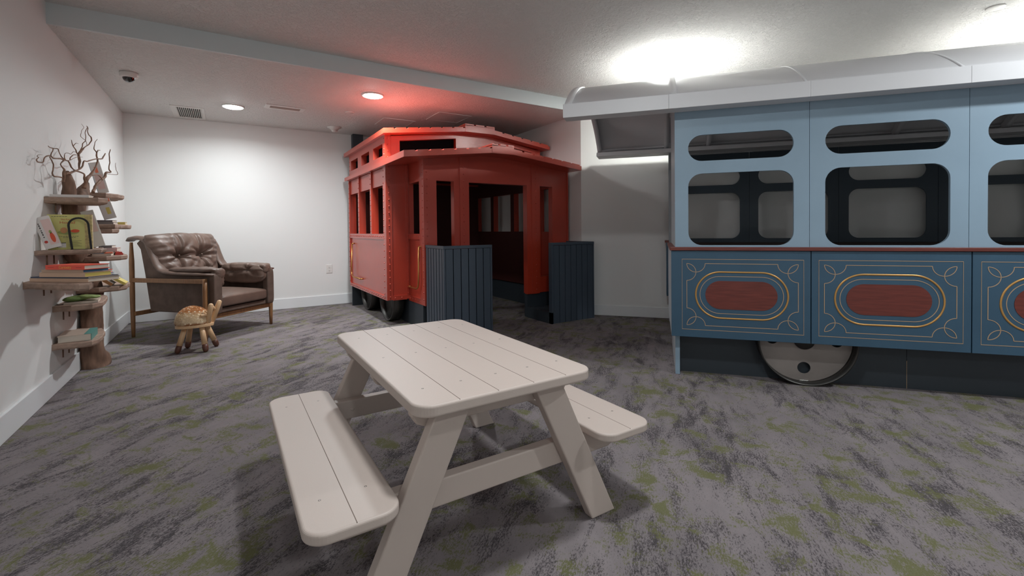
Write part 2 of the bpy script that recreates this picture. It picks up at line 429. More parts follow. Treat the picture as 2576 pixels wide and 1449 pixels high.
# ------------------------------------------------------------------ red streetcar playhouse
OX, OY = 2.43, 4.25
car = thing('streetcar_playhouse', 'red riveted streetcar playhouse with dark slatted gates in the far right corner', 'playhouse', (OX, OY, 0))
def sx(x): return x-OX
def sy(y): return y-OY
XS, XE = 1.43, 3.43
LOW = [(1.38, 1.665), (2.30, 1.772), (2.56, 1.772), (3.48, 1.665)]      # roof undersides (x, z)
UPP = [(1.38, 1.988), (2.30, 2.098), (2.68, 2.100), (3.48, 1.992)]
def roofz(prof, x):
    for (x0, z0), (x1, z1) in zip(prof, prof[1:]):
        if x0 <= x <= x1: return z0+(z1-z0)*(x-x0)/(x1-x0)
    return prof[0][1]
fnS = lambda x: (lambda u, v, w: (sx(x)+w, sy(u), v))
WIN = [(4.815, 5.262), (5.332, 5.818), (5.884, 6.345)]
def side_wall(s):
    """s=-1 the left flank, +1 the right one; cabin side with three tall and three small windows"""
    x = XS if s < 0 else XE
    f = lambda u, v, w: (sx(x)-s*w, sy(u), v)
    p = MB().plate(rect(4.72, .268, 6.37, 1.70), [rect(a, .962, b_, 1.483) for a, b_ in WIN], .012, .075, f)
    w1 = p.build('cabin_side', M_red, car)
    b = MB()
    b.plate(rect(4.721, .262, 6.3705, .303), [], -.004, .0115, f)             # bottom band
    b.plate(rect(4.8075, .905, 6.3345, .962), [], -.004, .0115, f)             # sill band
    for a, c in ((4.722, 4.807), (5.262, 5.316), (5.818, 5.872), (6.335, 6.371)):
        b.plate(rect(a, .3035 if a in (4.722, 6.335) else .9625, c, 1.668), [], -.0065, .011, f)
    b.plate(rect(4.807, .303, 4.822, .905), [], .004, .012, f)
    def rv(y, z): b.rivet((sx(x)+s*.0065, sy(y), z), (s, 0, 0))
    for k in range(19): rv(4.80+k*.084, .284); rv(4.80+k*.084, .934)
    for yy in (4.785, 5.29, 5.845, 6.352):
        for k in range(12 if yy not in (4.785, 6.352) else 21):
            z = (.99+k*.06) if yy not in (4.785, 6.352) else (.33+k*.065)
            if z < 1.66: rv(yy, z)
    b.build('riveted_band', M_red, car)
    c = MB().plate(rect(4.74, 1.70, 6.33, 2.0), [rect(a, 1.79, b_, 1.916) for a, b_ in ((4.815, 5.172), (5.342, 5.697), (5.873, 6.237))], .0, .065, f)
    for k in range(5): c.rivet((sx(x), sy(4.765), 1.745+k*.055), (s, 0, 0)); c.rivet((sx(x), sy(6.31), 1.745+k*.055), (s, 0, 0))
    c.build('clerestory_side', M_red, car)
for s in (-1, 1): side_wall(s)
M_redin = mat('dark_red_interior', srgb(74, 30, 24), rough=.5)  # one dark red for the sheets over the cabin's inner walls
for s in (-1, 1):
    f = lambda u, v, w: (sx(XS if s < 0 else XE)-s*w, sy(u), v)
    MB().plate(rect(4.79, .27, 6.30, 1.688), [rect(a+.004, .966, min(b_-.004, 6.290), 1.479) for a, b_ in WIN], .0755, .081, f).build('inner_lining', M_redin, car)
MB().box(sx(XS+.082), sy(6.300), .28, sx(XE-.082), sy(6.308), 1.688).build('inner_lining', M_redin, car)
# step in the plan: the platform end is narrower than the cabin
XP, XQ = 1.662, 3.47
b = MB()
b.box(sx(XS), sy(4.715), .268, sx(XP)+.03, sy(4.775), 1.70)
for a, c in ((XS-.0075, XS+.055), (XP-.025, XP-.001)): b.box(sx(a), sy(4.703), .268, sx(c), sy(4.715), 1.70)
b.box(sx(XS+.055), sy(4.705), .262, sx(XP-.025), sy(4.715), .31)
for k in range(21): b.rivet((sx(XS+.026), sy(4.703), .30+k*.068), (0, -1, 0), .008); b.rivet((sx(XP-.012), sy(4.703), .33+k*.068), (0, -1, 0), .005)
for k in range(2): b.rivet((sx(1.51+k*.07), sy(4.705), .285), (0, -1, 0), .008)
b.build('corner_panel', M_red, car)
# platform flank (left; the right one stands against the wall)
def flank(s):
    x = XP if s < 0 else XQ
    f = lambda u, v, w: (sx(x)-s*w, sy(u), v)
    MB().plate(rect(4.326, .30, 4.714, 1.70), [rect(4.362, .962, 4.700, 1.494)], .012, .06, f).build('platform_side', M_red, car)
    b = MB()
    b.plate(rect(4.238, .250, 4.700, .3045), [], -.004, .0115, f)
    b.plate(rect(4.3625, .905, 4.700, .9615), [], -.004, .0115, f)
    b.plate(rect(4.238, .305, 4.3615, 1.70), [], -.0055, .0115, f)
    for k in range(5): b.rivet((sx(x)+s*.004, sy(4.40+k*.07), .935), (s, 0, 0), .007); b.rivet((sx(x)+s*.004, sy(4.36+k*.075), .278), (s, 0, 0), .007)
    for k in range(20): b.rivet((sx(x)+s*.0055, sy(4.268), .31+k*.07), (s, 0, 0), .0075)
    b.build('riveted_band', M_red, car)
flank(-1); flank(1)
# front wall with a doorway and two windows
f = lambda u, v, w: (sx(u), sy(4.25)+w, v)
front = [(XP, .27), (2.155, .27), (2.155, 1.490), (2.885, 1.490), (2.885, .27), (XQ, .27), (XQ, roofz(LOW, XQ)), (2.56, 1.772), (2.30, 1.772), (XP, roofz(LOW, XP))]
MB().plate(front, [rect(1.797, .45, 1.988, 1.493), rect(3.070, .45, 3.246, 1.488)], 0, .075, f).build('front_wall', M_red, car)
for (a, c, z0) in ((XP-.007, 1.712, .2615), (2.050, 2.122, .262), (2.945, 3.045, .262)):
    b = MB().plate([(a, z0), (c, z0), (c, roofz(LOW, c)), (a, roofz(LOW, a))], [], -.014, -.0005, f)
    for k in range(20):
        z = .31+k*.07
        if z < roofz(LOW, a)-.05: b.rivet((sx((a+c)/2+.006), sy(4.236), z), (0, -1, 0), .008)
    b.build('riveted_band', M_red, car)
MB().box(sx(2.115), sy(4.244), .27, sx(2.157), sy(4.30), 1.49).build('door_jamb', M_red, car)
MB().box(sx(2.883), sy(4.244), .262, sx(2.945), sy(4.30), 1.49).build('door_jamb', M_red, car)
# rear wall with its own doorway
MB().plate(rect(XS+.07, .27, XE-.07, 1.70), [], sy(6.31), sy(6.37), lambda u, v, w: (sx(u), w, v)).build('rear_wall', M_red, car)
# clerestory front and rear
for y, nm in ((4.74, 'clerestory_front'), (6.27, 'clerestory_rear')):
    g = lambda u, v, w: (sx(u), sy(y)+w, v)
    out = [(XS+.066, 1.66), (XE-.066, 1.66), (XE-.066, roofz(UPP, XE)), (2.68, 2.10), (2.30, 2.098), (XS+.066, roofz(UPP, XS))]
    holes_ = [] if y > 5 else [[(1.592, 1.80), (2.250, 1.80), (2.250, 2.040), (1.592, 1.955)], [(2.755, 1.80), (3.30, 1.80), (3.30, 1.960), (2.755, 2.035)]]
    b = MB().plate(out, holes_, 0, .06, g)
    if y < 5:
        b.plate([(XS-.001, 1.70), (1.49, 1.70), (1.49, roofz(UPP, 1.49)), (XS-.001, roofz(UPP, XS))], [], -.006, -.0005, g)
        for k in range(4): b.rivet((sx(1.462), sy(y)-.006, 1.77+k*.065), (0, -1, 0), .008)
        for k in range(3): b.rivet((sx(3.395), sy(y), 1.77+k*.065), (0, -1, 0), .008)
    b.build(nm, M_red, car)
# black sheets and deck added to put shade behind the clerestory openings
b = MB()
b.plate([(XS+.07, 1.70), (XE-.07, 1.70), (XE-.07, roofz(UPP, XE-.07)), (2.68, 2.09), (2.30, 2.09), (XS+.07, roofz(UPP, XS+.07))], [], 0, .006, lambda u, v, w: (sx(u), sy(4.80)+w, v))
b.build('clerestory_shade_sheet', M_groove, car)
for x in (XS+.066, XE-.072): MB().box(sx(x), sy(4.81), 1.70, sx(x)+.006, sy(6.27), roofz(UPP, x)).build('clerestory_shade_sheet', M_groove, car)
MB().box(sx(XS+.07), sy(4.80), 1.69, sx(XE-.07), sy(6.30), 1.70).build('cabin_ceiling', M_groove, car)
# roofs: folded deck of long planks with gaps, and a raised cap in the middle
def roof(nm, prof, y0, y1, th, cap, hole=None):
    b = MB()
    top = [(x, z+th) for x, z in prof]
    for (a, c) in zip(range(len(prof)-1), range(1, len(prof))):
        (x0, z0), (x1, z1) = prof[a], prof[c]
        segs = [(y0, y1)] if hole is None else [(y0, hole)]
        for ya, yb in segs:
            b._add([(sx(x0), sy(ya), z0), (sx(x1), sy(ya), z1), (sx(x1), sy(yb), z1), (sx(x0), sy(yb), z0),
                    (sx(x0), sy(ya), z0+th), (sx(x1), sy(ya), z1+th), (sx(x1), sy(yb), z1+th), (sx(x0), sy(yb), z0+th)],
                   [(0, 3, 2, 1), (4, 5, 6, 7), (0, 1, 5, 4), (1, 2, 6, 5), (2, 3, 7, 6), (3, 0, 4, 7)])
    if hole:   # side aisles of the lower roof beside the clerestory
        for xa, xb in ((1.38, XS-.001), (XE+.001, 3.48)):
            za, zb = roofz(prof, xa), roofz(prof, xb)
            b._add([(sx(xa), sy(hole), za), (sx(xb), sy(hole), zb), (sx(xb), sy(y1), zb), (sx(xa), sy(y1), za),
                    (sx(xa), sy(hole), za+th), (sx(xb), sy(hole), zb+th), (sx(xb), sy(y1), zb+th), (sx(xa), sy(y1), za+th)],
                   [(0, 3, 2, 1), (4, 5, 6, 7), (0, 1, 5, 4), (1, 2, 6, 5), (2, 3, 7, 6), (3, 0, 4, 7)])
    r = b.build(nm, M_red, car)
    b = MB(); yb = hole or y1
    for (x0, z0), (x1, z1) in zip(prof, prof[1:]):
        L = x1-x0; n = max(1, round(L/.128)); st = L/n
        for k in range(n):
            xa, xc = x0+k*st, x0+(k+1)*st-.026
            za, zc = z0+(z1-z0)*(xa-x0)/L+th, z0+(z1-z0)*(xc-x0)/L+th
            b._add([(sx(xa), sy(y0), za), (sx(xc), sy(y0), zc), (sx(xc), sy(yb), zc), (sx(xa), sy(yb), za),
                    (sx(xa), sy(y0), za+.012), (sx(xc), sy(y0), zc+.012), (sx(xc), sy(yb), zc+.012), (sx(xa), sy(yb), za+.012)],
                   [(0, 3, 2, 1), (4, 5, 6, 7), (0, 1, 5, 4), (1, 2, 6, 5), (2, 3, 7, 6), (3, 0, 4, 7)])
    b.build('roof_planks', M_red, car)
    b = MB(); xa, xb = cap; z = max(q[1] for q in prof)+th
    b._add([(sx(xa), sy(y0)-.003, z-.04), (sx(xb), sy(y0)-.003, z-.04), (sx(xb), sy(yb), z-.04), (sx(xa), sy(yb), z-.04),
            (sx(xa), sy(y0)-.003, z+.034), (sx(xb), sy(y0)-.003, z+.030), (sx(xb), sy(yb), z+.030), (sx(xa), sy(yb), z+.034)],
           [(0, 3, 2, 1), (4, 5, 6, 7), (0, 1, 5, 4), (1, 2, 6, 5), (2, 3, 7, 6), (3, 0, 4, 7)])
    n = 3; st = (xb-xa+.026)/n
    for k in range(n): b.box(sx(xa+k*st), sy(y0)-.003, z+.028, sx(xa+(k+1)*st-.026), sy(yb), z+.048)
    b.build('roof_cap', M_red, car)
roof('lower_roof', LOW, 4.00, 6.40, .047, (2.30, 2.56), hole=4.735)
roof('upper_roof', UPP, 4.60, 6.42, .040, (2.30, 2.68))
# dark plinth, running gear
for (xa, ya, xb, yb_, zb_) in ((1.66, 4.30, 1.70, 6.31, .27), (XE-.05, 4.33, XE, 6.27, .27), (1.70, 4.262, 2.155, 4.30, .27), (2.89, 4.262, 3.45, 4.32, .27),
                              (1.43, 6.27, 1.66, 6.30, .28), (1.70, 6.27, XE-.02, 6.30, .28)):
    MB().box(sx(xa), sy(ya), 0, sx(xb), sy(yb_), zb_).build('plinth_board', M_black, car)
def wheel(parent, c, axis, R=.262, depth=.115):
    """thin steel hoop with a plain disc set back inside it"""
    ax = Vector(axis)
    w = MB().lathe([(R, 0), (R, depth), (R-.008, depth), (R-.008, 0), (R, 0)], c, ax, 64, True).build('wheel', M_steel, parent)
    return w
for yc in (5.01, 5.86):
    w = wheel(car, (sx(1.505), sy(yc), .2625), (1, 0, 0))
    MB().lathe([(0, .05), (.254, .05), (.254, .06), (0, .06)], (sx(1.505), sy(yc), .2625), (1, 0, 0), 48).build('wheel_disc', M_steel, w)
# brass grab rails
def handle(pts):
    P = [Vector(p) for p in pts]
    # round the corner
    out = [P[0], P[1]]
    a, b_, c = P[1], P[2], P[3]
    for k in range(1, 8):
        t_ = k/8; out.append(a*(1-t_)**2+b_*2*t_*(1-t_)+c*t_**2)
    out += [P[3], P[4]]
    b = MB().tube(out, .0085, 12)
    return b
b = handle([(sx(1.412), sy(6.17), .83), (sx(1.402), sy(6.175), .50), (sx(1.402), sy(6.18), .405), (sx(1.402), sy(6.08), .405), (sx(1.412), sy(5.76), .402)])
b.tube([(sx(1.446), sy(6.17), .835), (sx(1.412), sy(6.17), .83)], .009, 10); b.tube([(sx(1.446), sy(5.755), .402), (sx(1.412), sy(5.76), .402)], .009, 10)
b.build('grab_rail', M_brass, car)
b = handle([(sx(1.640), sy(4.345), .83), (sx(1.632), sy(4.345), .50), (sx(1.632), sy(4.345), .405), (sx(1.632), sy(4.43), .405), (sx(1.640), sy(4.665), .400)])
b.tube([(sx(1.676), sy(4.345), .835), (sx(1.640), sy(4.345), .83)], .009, 10); b.tube([(sx(1.676), sy(4.67), .40), (sx(1.640), sy(4.665), .40)], .009, 10)
b.build('grab_rail', M_brass, car)
# slatted gates in front of the platform, with a low tread behind each
def gate(x0, x1, xo):
    """front panel x0..x1 at y 3.80, return panel at xo back to the car"""
    y = 3.80; zt = .852
    MB().box(sx(x0)+.004, sy(y)+.012, .0, sx(x1)-.004, sy(y)+.030, zt-.03).build('gate_panel', M_groove, car)
    b = MB()
    b.box(sx(x0), sy(y)-.002, zt-.028, sx(x1), sy(y)+.038, zt)
    b.box(sx(x0), sy(y), 0, sx(x0)+.018, sy(y)+.036, zt-.028); b.box(sx(x1)-.018, sy(y), 0, sx(x1), sy(y)+.036, zt-.028)
    b.build('gate_frame', M_slat, car, bevel=.002)
    n = 6 if x1-x0 < .53 else 7; st = (x1-x0-.036)/n; b = MB()
    for k in range(n): b.box(sx(x0)+.018+k*st+.004, sy(y)+.002, 0, sx(x0)+.018+(k+1)*st-.004, sy(y)+.014, zt-.03)
    b.build('gate_slats', M_slat, car, bevel=.0015)
    s = -1 if xo < OX else 1
    f = lambda u, v, w: (sx(xo)-s*w, sy(u), v)
    b = MB().plate(rect(y+.036, 0, 4.245, zt), [], .014, .03, f); b.build('return_panel', M_groove, car)
    b = MB(); n = 6; st = (4.245-y-.05)/n
    for k in range(n): b.plate(rect(y+.042+k*st+.005, 0, y+.042+(k+1)*st-.009, zt-.03), [], 0, .016, f)
    b.plate(rect(y+.0, zt-.028, 4.245, zt), [], -.002, .036, f)
    b.build('return_slats', M_slat, car, bevel=.0015)
    MB().box(sx(min(x0, x1)+.03), sy(y)+.036, 0, sx(max(x0, x1)-.03) if False else sx(x1)-.03, sy(4.26), .112).build('tread', M_black, car, bevel=.003)
gate(1.668, 2.172, 1.668); gate(2.895, 3.478, 3.478)
MB().box(sx(2.877), sy(3.79), 0, sx(2.895), sy(4.26), .118).build('tread_edge', M_black, car)
MB().box(sx(2.877), sy(3.79), 0, sx(2.895), sy(3.84), .852).build('gate_frame', M_slat, car)

# ------------------------------------------------------------------ blue train car
T0 = TN(-.109, 3.2)
tr = thing('train_playhouse', 'long blue train car playhouse with rounded window openings and white arched roof', 'playhouse', (T0[0], T0[1], 0), math.atan2(-.767, .642))
MOD = .78; NM = 5; LEN = NM*MOD
for i in range(NM):
    x0, x1 = i*MOD+(.0025 if i else -.026), (i+1)*MOD-.0025
    pnl = MB().box(x0, 0, .2775, x1, .02, .8455).build('lower_panel', M_blue, tr, bevel=.0015)
    o = i*MOD; fn = lambda u, v, w: (o+u, w, v)
    b = MB()
    b.stroke(rect(.041, .328, .741, .790), .0035, -.0012, .001, fn, closed=True)
    L, R_, Tz, Bz, r = .070, .712, .762, .357, .056
    arc = lambda cx, cz, a0, a1: [(cx+r*math.cos(math.radians(a0+(a1-a0)*k/16)), cz+r*math.sin(math.radians(a0+(a1-a0)*k/16))) for k in range(17)]
    for (xx, zz, sxn, szn) in ((L, Tz, 1, 1), (R_, Tz, -1, 1), (L, Bz, 1, -1), (R_, Bz, -1, -1)):
        hor = [(xx+sxn*(r+r*math.cos(a)), zz-szn*r*math.sin(a)) for a in [math.pi*k/18 for k in range(19)]]
        ver = [(xx+sxn*r*math.sin(a), zz-szn*(r-r*math.cos(a))) for a in [math.pi*k/18 for k in range(19)]]
        b.stroke(hor, .0035, -.0012, .001, fn); b.stroke(ver, .0035, -.0012, .001, fn)
    for zz in (Tz, Bz): b.stroke([(L+2*r, zz), (R_-2*r, zz)], .0035, -.0012, .001, fn)
    for xx in (L, R_): b.stroke([(xx, Bz+2*r), (xx, Tz-2*r)], .0035, -.0012, .001, fn)
    b.stroke(rrect(.150, .440, .632, .680, .12, 16), .0035, -.0012, .001, fn, closed=True)
    b.build('inlay_lines', M_tan, pnl)
    path = rrect(.125, .410, .657, .708, .149, 20); path.append(path[0]); path.append(path[1])
    MB().tube([(o+u, -.0005, v) for u, v in path], .0055, 8, ell=(Vector((0, 1, 0)), .55), cap=False).build('gold_oval', M_gold, pnl)
    MB().plate(rrect(.183, .468, .599, .651, .0915, 16), [], -.0018, .002, fn).build('oval_inset', M_mahog, pnl)
    u0 = i*MOD+(.0012 if i else 0); u1 = (i+1)*MOD-.0012
    holes = [rrect(i*MOD+.083, .8805, i*MOD+.695, 1.351, .085), rrect(i*MOD+.083, 1.433, i*MOD+.695, 1.603, .085)]
    MB().plate(rect(u0, .85, u1, 1.80), holes, .030, .048, FY).build('upper_panel', M_lblue, tr)
    MB().plate(rect(u0+.02 if i == 0 else u0, .85, u1, 1.76), [[(p[0]+(.004 if p[0] > i*MOD+.389 else -.004), p[1]+(.004 if p[1] > 1.1 else -.004)) for p in holes[0]],
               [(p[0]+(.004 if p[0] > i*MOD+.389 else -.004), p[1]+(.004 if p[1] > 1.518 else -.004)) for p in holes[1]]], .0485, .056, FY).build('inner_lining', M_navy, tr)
    # far side, seen through the openings
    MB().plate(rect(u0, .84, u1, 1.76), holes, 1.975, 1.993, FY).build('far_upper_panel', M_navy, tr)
    MB().box(u0, 1.99, .2775, u1, 2.01, .85).build('far_lower_panel', M_blue, tr)
MB().box(-.034, -.012, .8475, LEN, .030, .869).build('belt_rail', M_mahog, tr, bevel=.002)
MB().box(0.03, 1.93, .80, LEN, 1.974, .838).build('inner_ledge', mat('dark_brown_ledge', srgb(50, 34, 30), rough=.6), tr, bevel=.002)
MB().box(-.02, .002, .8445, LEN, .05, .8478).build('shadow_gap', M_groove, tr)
# skirt boards down to the carpet
for k, (a, c) in enumerate(((.03, 1.331), (1.3335, 2.62), (2.6225, LEN))):
    MB().box(a, .165, 0, c, .183, .36).build('skirt_board', M_black, tr)
    MB().box(a, 1.80, 0, c, 1.82, .36).build('skirt_board', M_black, tr)
MB().box(1.3312, .1635, 0, 1.3332, .1652, .17).build('seam_strip', M_tan, tr)
# end wall with a tall doorway
end = [(.10, 0), (.93, 0), (.93, 1.70), (.97, 1.86), (1.10, 1.98), (1.30, 2.02), (1.5, 1.98), (1.72, 1.86), (1.86, 1.60), (1.90, 0), (1.97, 0), (1.97, 1.78), (1.8, 1.84), (1.5, 2.02), (1.2, 2.125), (.9, 2.16), (.6, 2.125), (.3, 2.02), (.05, 1.86), (.05, .2775), (.10, .2775)]
MB().plate(end, [], 0, .028, FX).build('end_wall', M_endw, tr)
MB().box(0.0005, .0485, .845, .0195, .056, 1.80).build('corner_trim', M_lblue, tr)
MB().box(-.026, .02, .2775, 0, .93, .8455).build('end_cladding', M_endw, tr)
MB().box(-.034, .056, .8475, 0, .94, .869).build('belt_rail', M_mahog, tr)
MB().box(-.026, 1.86, .2775, 0, 2.01, .84).build('end_cladding', M_blue, tr)
MB().box(-.04, 1.85, .84, 0, 2.03, .862).build('belt_rail', M_mahog, tr)
MB().box(.0005, .084, 0, .029, .10, .2775).build('end_foot', M_lblue, tr)
# arched roof
CN, HB, RISE, ZB = .90, .95, .335, 1.853
RR = (HB*HB+RISE*RISE)/(2*RISE)
def arcz(y, off=0.0): return ZB+RISE-RR+math.sqrt(max(0, (RR+off)**2-(y-CN)**2))
def arch(nm, x0, x1, off, th, m=M_roof, seg=40, hb=HB, par=tr):
    a1 = math.asin(hb/RR); b = MB(); vs = []
    zc = ZB+RISE-RR
    for x in (x0, x1):
        for o_ in (off, off-th):
            for k in range(seg+1):
                a = -a1+2*a1*k/seg; vs.append((x, CN+(RR+o_)*math.sin(a), zc+(RR+o_)*math.cos(a)))
    n = seg+1; fs = []
    for k in range(seg):
        fs += [(k, k+1, 2*n+k+1, 2*n+k), (n+k, 3*n+k, 3*n+k+1, n+k+1), (k, n+k, n+k+1, k+1), (2*n+k, 2*n+k+1, 3*n+k+1, 3*n+k)]
    fs += [(0, 2*n, 3*n, n), (seg, n+seg, 3*n+seg, 2*n+seg)]
    b._add(vs, fs, False)
    o_ = b.build(nm, m, par)
    for p_ in o_.data.polygons:
        p_.use_smooth = abs(p_.normal.x) < .3
    return o_
X0R = -.727
arch('roof_skin', X0R, LEN+.3, 0, .012)
for (a, c) in ((X0R, X0R+.052), (-.040, .012), (.735, .75), (1.49, 1.505), (2.27, 2.285), (3.05, 3.065)):
    arch('roof_strap', a, c, .008 if c-a > .03 else .004, .008 if c-a > .03 else .004)
for (a, c) in ((X0R, X0R+.04), (-.045, .0), (.36, .40), (1.14, 1.18), (1.92, 1.96), (2.70, 2.74)):
    arch('roof_rib', a, c, -.0125, .055, hb=HB-.01)
for side in (0, 1):
    ya, yb = (-.10, -.082) if side == 0 else (1.882, 1.90)
    b = MB()
    for (a, c) in ((X0R, -.04), (-.0395, .75), (.7505, 1.50), (1.5005, 2.28), (2.2805, LEN+.3)): b.box(a, ya, 1.760, c, yb, 1.853)
    b.build('fascia', M_roof, tr, bevel=.002)
    b = MB()
    if side == 0: b.box(X0R, -.082, 1.839, LEN+.3, -.03, 1.853); b.box(X0R, -.082, 1.762, LEN+.3, .025, 1.774)
    else: b.box(X0R, 1.83, 1.839, LEN+.3, 1.882, 1.853); b.box(X0R, 1.69, 1.762, LEN+.3, 1.882, 1.774); b.box(X0R, 1.69, 1.774, LEN+.3, 1.705, 1.80)
    b.build('soffit', M_roof, tr)
b = MB().box(.0, 1.883, 1.762, LEN, 2.0, 1.774); b.build('soffit', M_roof, tr)
for i in range(2):
    xc = .775+i*2.0; c = (xc, .05, .2735); ax = (0, 1, 0)
    R = .2735
    w_ = MB().lathe([(R, 0), (R, .112), (R-.008, .112), (R-.008, 0), (R, 0)], c, ax, 96).build('wheel', M_steel, tr)
    hole = lambda cx, cz, r_: [(cx+r_*math.cos(2*math.pi*k/32), cz+r_*math.sin(2*math.pi*k/32)) for k in range(32)]
    MB().plate(hole(0, 0, R-.008)[:] if False else [((R-.009)*math.cos(2*math.pi*k/80), (R-.009)*math.sin(2*math.pi*k/80)) for k in range(80)],
               [hole(0, -.180, .037), hole(0, .180, .037), hole(-.180, 0, .037), hole(.180, 0, .037)], .075, .081, lambda u, v, q: (xc+u, .05+q, .2735+v)).build('wheel_disc', M_disc, w_)
    MB().lathe([(0, .055), (.055, .055), (.060, .062), (.060, .078), (0, .078)], c, ax, 32).build('hub', M_steel, w_)
    b = MB()
    for k in range(12): b.lathe([(0, -.004), (.005, -.002), (.005, .002), (0, .004)], (xc-.022+k*.004, .05+.0745, .2735-.2625+.0006*((k*7) % 3)), (0, 1, 0), 6)
    b.build('weld_bead', M_weld, w_)

# ------------------------------------------------------------------ picnic table
TX, TY = .705, 1.60
pt = thing('picnic_table', 'small greige picnic table with two attached benches in the foreground', 'table', (TX, TY, 0))
M_joint = mat('board_joint', srgb(112, 96, 86), rough=.8)  # shade of the board grooves put into the colour of thin strips
def boards(nm, x0, x1, y0, y1, z0, z1, n, r, gap=.003):
    """n long boards side by side cut from one rounded outline"""
    b = MB(); outline = rrect(x0, y0, x1, y1, r, 10); st = (x1-x0)/n
    def clip(poly, ax, v, keep):
        out = []
        for i in range(len(poly)):
            p, q = poly[i], poly[(i+1) % len(poly)]
            ip, iq = (p[ax]-v)*keep >= 0, (q[ax]-v)*keep >= 0
            if ip: out.append(p)
            if ip != iq:
                t_ = (v-p[ax])/(q[ax]-p[ax]); out.append((p[0]+(q[0]-p[0])*t_, p[1]+(q[1]-p[1])*t_))
        return out
    b.prism(outline, z0, z1)
    o = b.build(nm, M_table, pt, bevel=.0075, seg=4)
    g = MB()
    for k in range(1, n): g.box(x0+k*st-.0009, y0+.0035, z1-.004, x0+k*st+.0009, y1-.0035, z1+.00025)
    g.build('board_joints', M_joint, o)
    return o
x0, x1, y0, y1 = .405-TX, 1.008-TX, 1.098-TY, 2.118-TY
top = boards('tabletop', x0, x1, y0, y1, .512, .546, 5, .055)
b = MB()
st = (x1-x0)/5
for k in range(5):
    for yy in (1.235, 1.615, 1.965): b.lathe([(.0042, 0), (.0036, .0008), (.0014, .0004), (0, .0004)], (x0+(k+.5)*st+.006, yy-TY, .5455), (0, 0, 1), 10)
b.build('screws', M_screw, top)
for s in (-1, 1):
    ax0, ax1 = (-.568, -.340) if s < 0 else (.340, .568)
    be = boards('bench', ax0, ax1, 1.088-TY, 2.10-TY, .285, .315, 2, .055)
    b = MB()
    for dx in (.055, .170):
        for yy in (1.235, 1.965): b.lathe([(.0042, 0), (.0036, .0008), (.0014, .0004), (0, .0004)], (ax0+dx, yy-TY, .3145), (0, 0, 1), 10)
    b.build('screws', M_screw, be)
for fr, yl, yc in ((0, 1.165, 1.207), (1, 2.022, 1.982)):
    ye = yl+.040
    for s in (-1, 1):
        # leg board leaning outward, cut flat on the floor
        q = [(s*.105, .512), (s*.212, .512), (s*.452, 0), (s*.346, 0)]
        MB().ext(q, yl-TY, ye-TY, lambda u, v, w: (u, w, v)).build('leg', M_table, pt, bevel=.005, seg=3)
    yb = yc+.040 if fr == 0 else yc
    ya, yb = (yc-.001, yc+.039) if fr == 0 else (yc-.001, yc+.039)
    f = lambda u, v, w: (u, w, v)
    out = [(-.525, .285), (.525, .285), (.525, .250), (.50, .222), (.46, .207), (-.46, .207), (-.50, .222), (-.525, .250)]
    MB().ext(out, ya-TY, yb-TY, f).build('bench_support', M_table, pt, bevel=.005, seg=3)
    out = [(-.275, .512), (.275, .512), (.275, .48), (.262, .458), (.235, .445), (-.235, .445), (-.262, .458), (-.275, .48)]
    MB().ext(out, ya-TY, yb-TY, f).build('top_cleat', M_table, pt, bevel=.005, seg=3)
    if fr == 1:
        b = MB()
        for s in (-1, 1): b.lathe([(.008, 0), (.008, .002), (.005, .003), (0, .003)], (s*.262, ya-TY, .247), (0, -1, 0), 14)
        b.build('bolt_caps', M_table, pt)
f = lambda u, v, w: (u, w, v)
MB().ext([(-.275, .512), (.275, .512), (.275, .48), (.262, .458), (.235, .445), (-.235, .445), (-.262, .458), (-.275, .48)], 1.60-TY, 1.64-TY, f).build('top_cleat', M_table, pt, bevel=.005, seg=3)

# ------------------------------------------------------------------ armchair
ac = thing('armchair', 'brown leather armchair with oak frame and tufted back in the corner by the back wall', 'armchair', (-.758, 5.635, 0), math.atan2(-.725, .689))
def spow(c, e): return math.copysign(abs(c)**e, c)
def superell(c, r, e1=.35, e2=.35, nu=48, nv=32, fn=None, rot=None):
    """rounded-box cushion; fn(point, unit) may move points"""
    b = MB(); vs = []; c = Vector(c)
    for j in range(nv+1):
        ph = -math.pi/2+math.pi*j/nv
        for i in range(nu):
            th = 2*math.pi*i/nu
            u = Vector((spow(math.cos(ph), e1)*spow(math.cos(th), e2), spow(math.cos(ph), e1)*spow(math.sin(th), e2), spow(math.sin(ph), e1)))
            p = Vector((u.x*r[0], u.y*r[1], u.z*r[2]))
            if fn: p = fn(p, u)
            if rot: p = rot @ p
            vs.append(c+p)
    fs = [(j*nu+i, j*nu+(i+1) % nu, (j+1)*nu+(i+1) % nu, (j+1)*nu+i) for j in range(nv) for i in range(nu)]
    b._add(vs, fs, True); return b
def taper_leg(x, y, z1, r0, rm, r1, dx=0):
    return MB().tube([(x, y, 0), (x, y, .10), (x, y, z1*.45), (x, y, z1*.8), (x, y, z1)], [r0, r0*1.22, rm, rm, r1], 16)
WD = .79
for (f_, v_, z_, rt) in ((0.0, 0.0, .912, .013), (.862, .005, .573, .019), (0.0, WD, .912, .013), (.862, WD, .573, .019)):
    taper_leg(f_, v_, z_, .0145, .0215, rt).build('leg', M_oak, ac)
for v_ in (0.0, WD):
    MB().beam((0, v_, .549), (.862, v_, .549), .026, .042).build('arm_rail', M_oak, ac, bevel=.006, seg=3)
MB().beam((.862, 0, .213), (.862, WD, .213), .028, .044).build('front_rail', M_oak, ac, bevel=.006, seg=3)
MB().beam((.02, 0, .226), (.02, WD, .226), .028, .042).build('rear_rail', M_oak, ac, bevel=.006, seg=3)
side = [(.165, .245), (.875, .245), (.925, .30), (.930, .60), (.42, .608), (.33, .625), (.27, .67), (.205, .82), (.145, .915), (.05, .935), (.005, .90), (.055, .84), (.105, .60)]
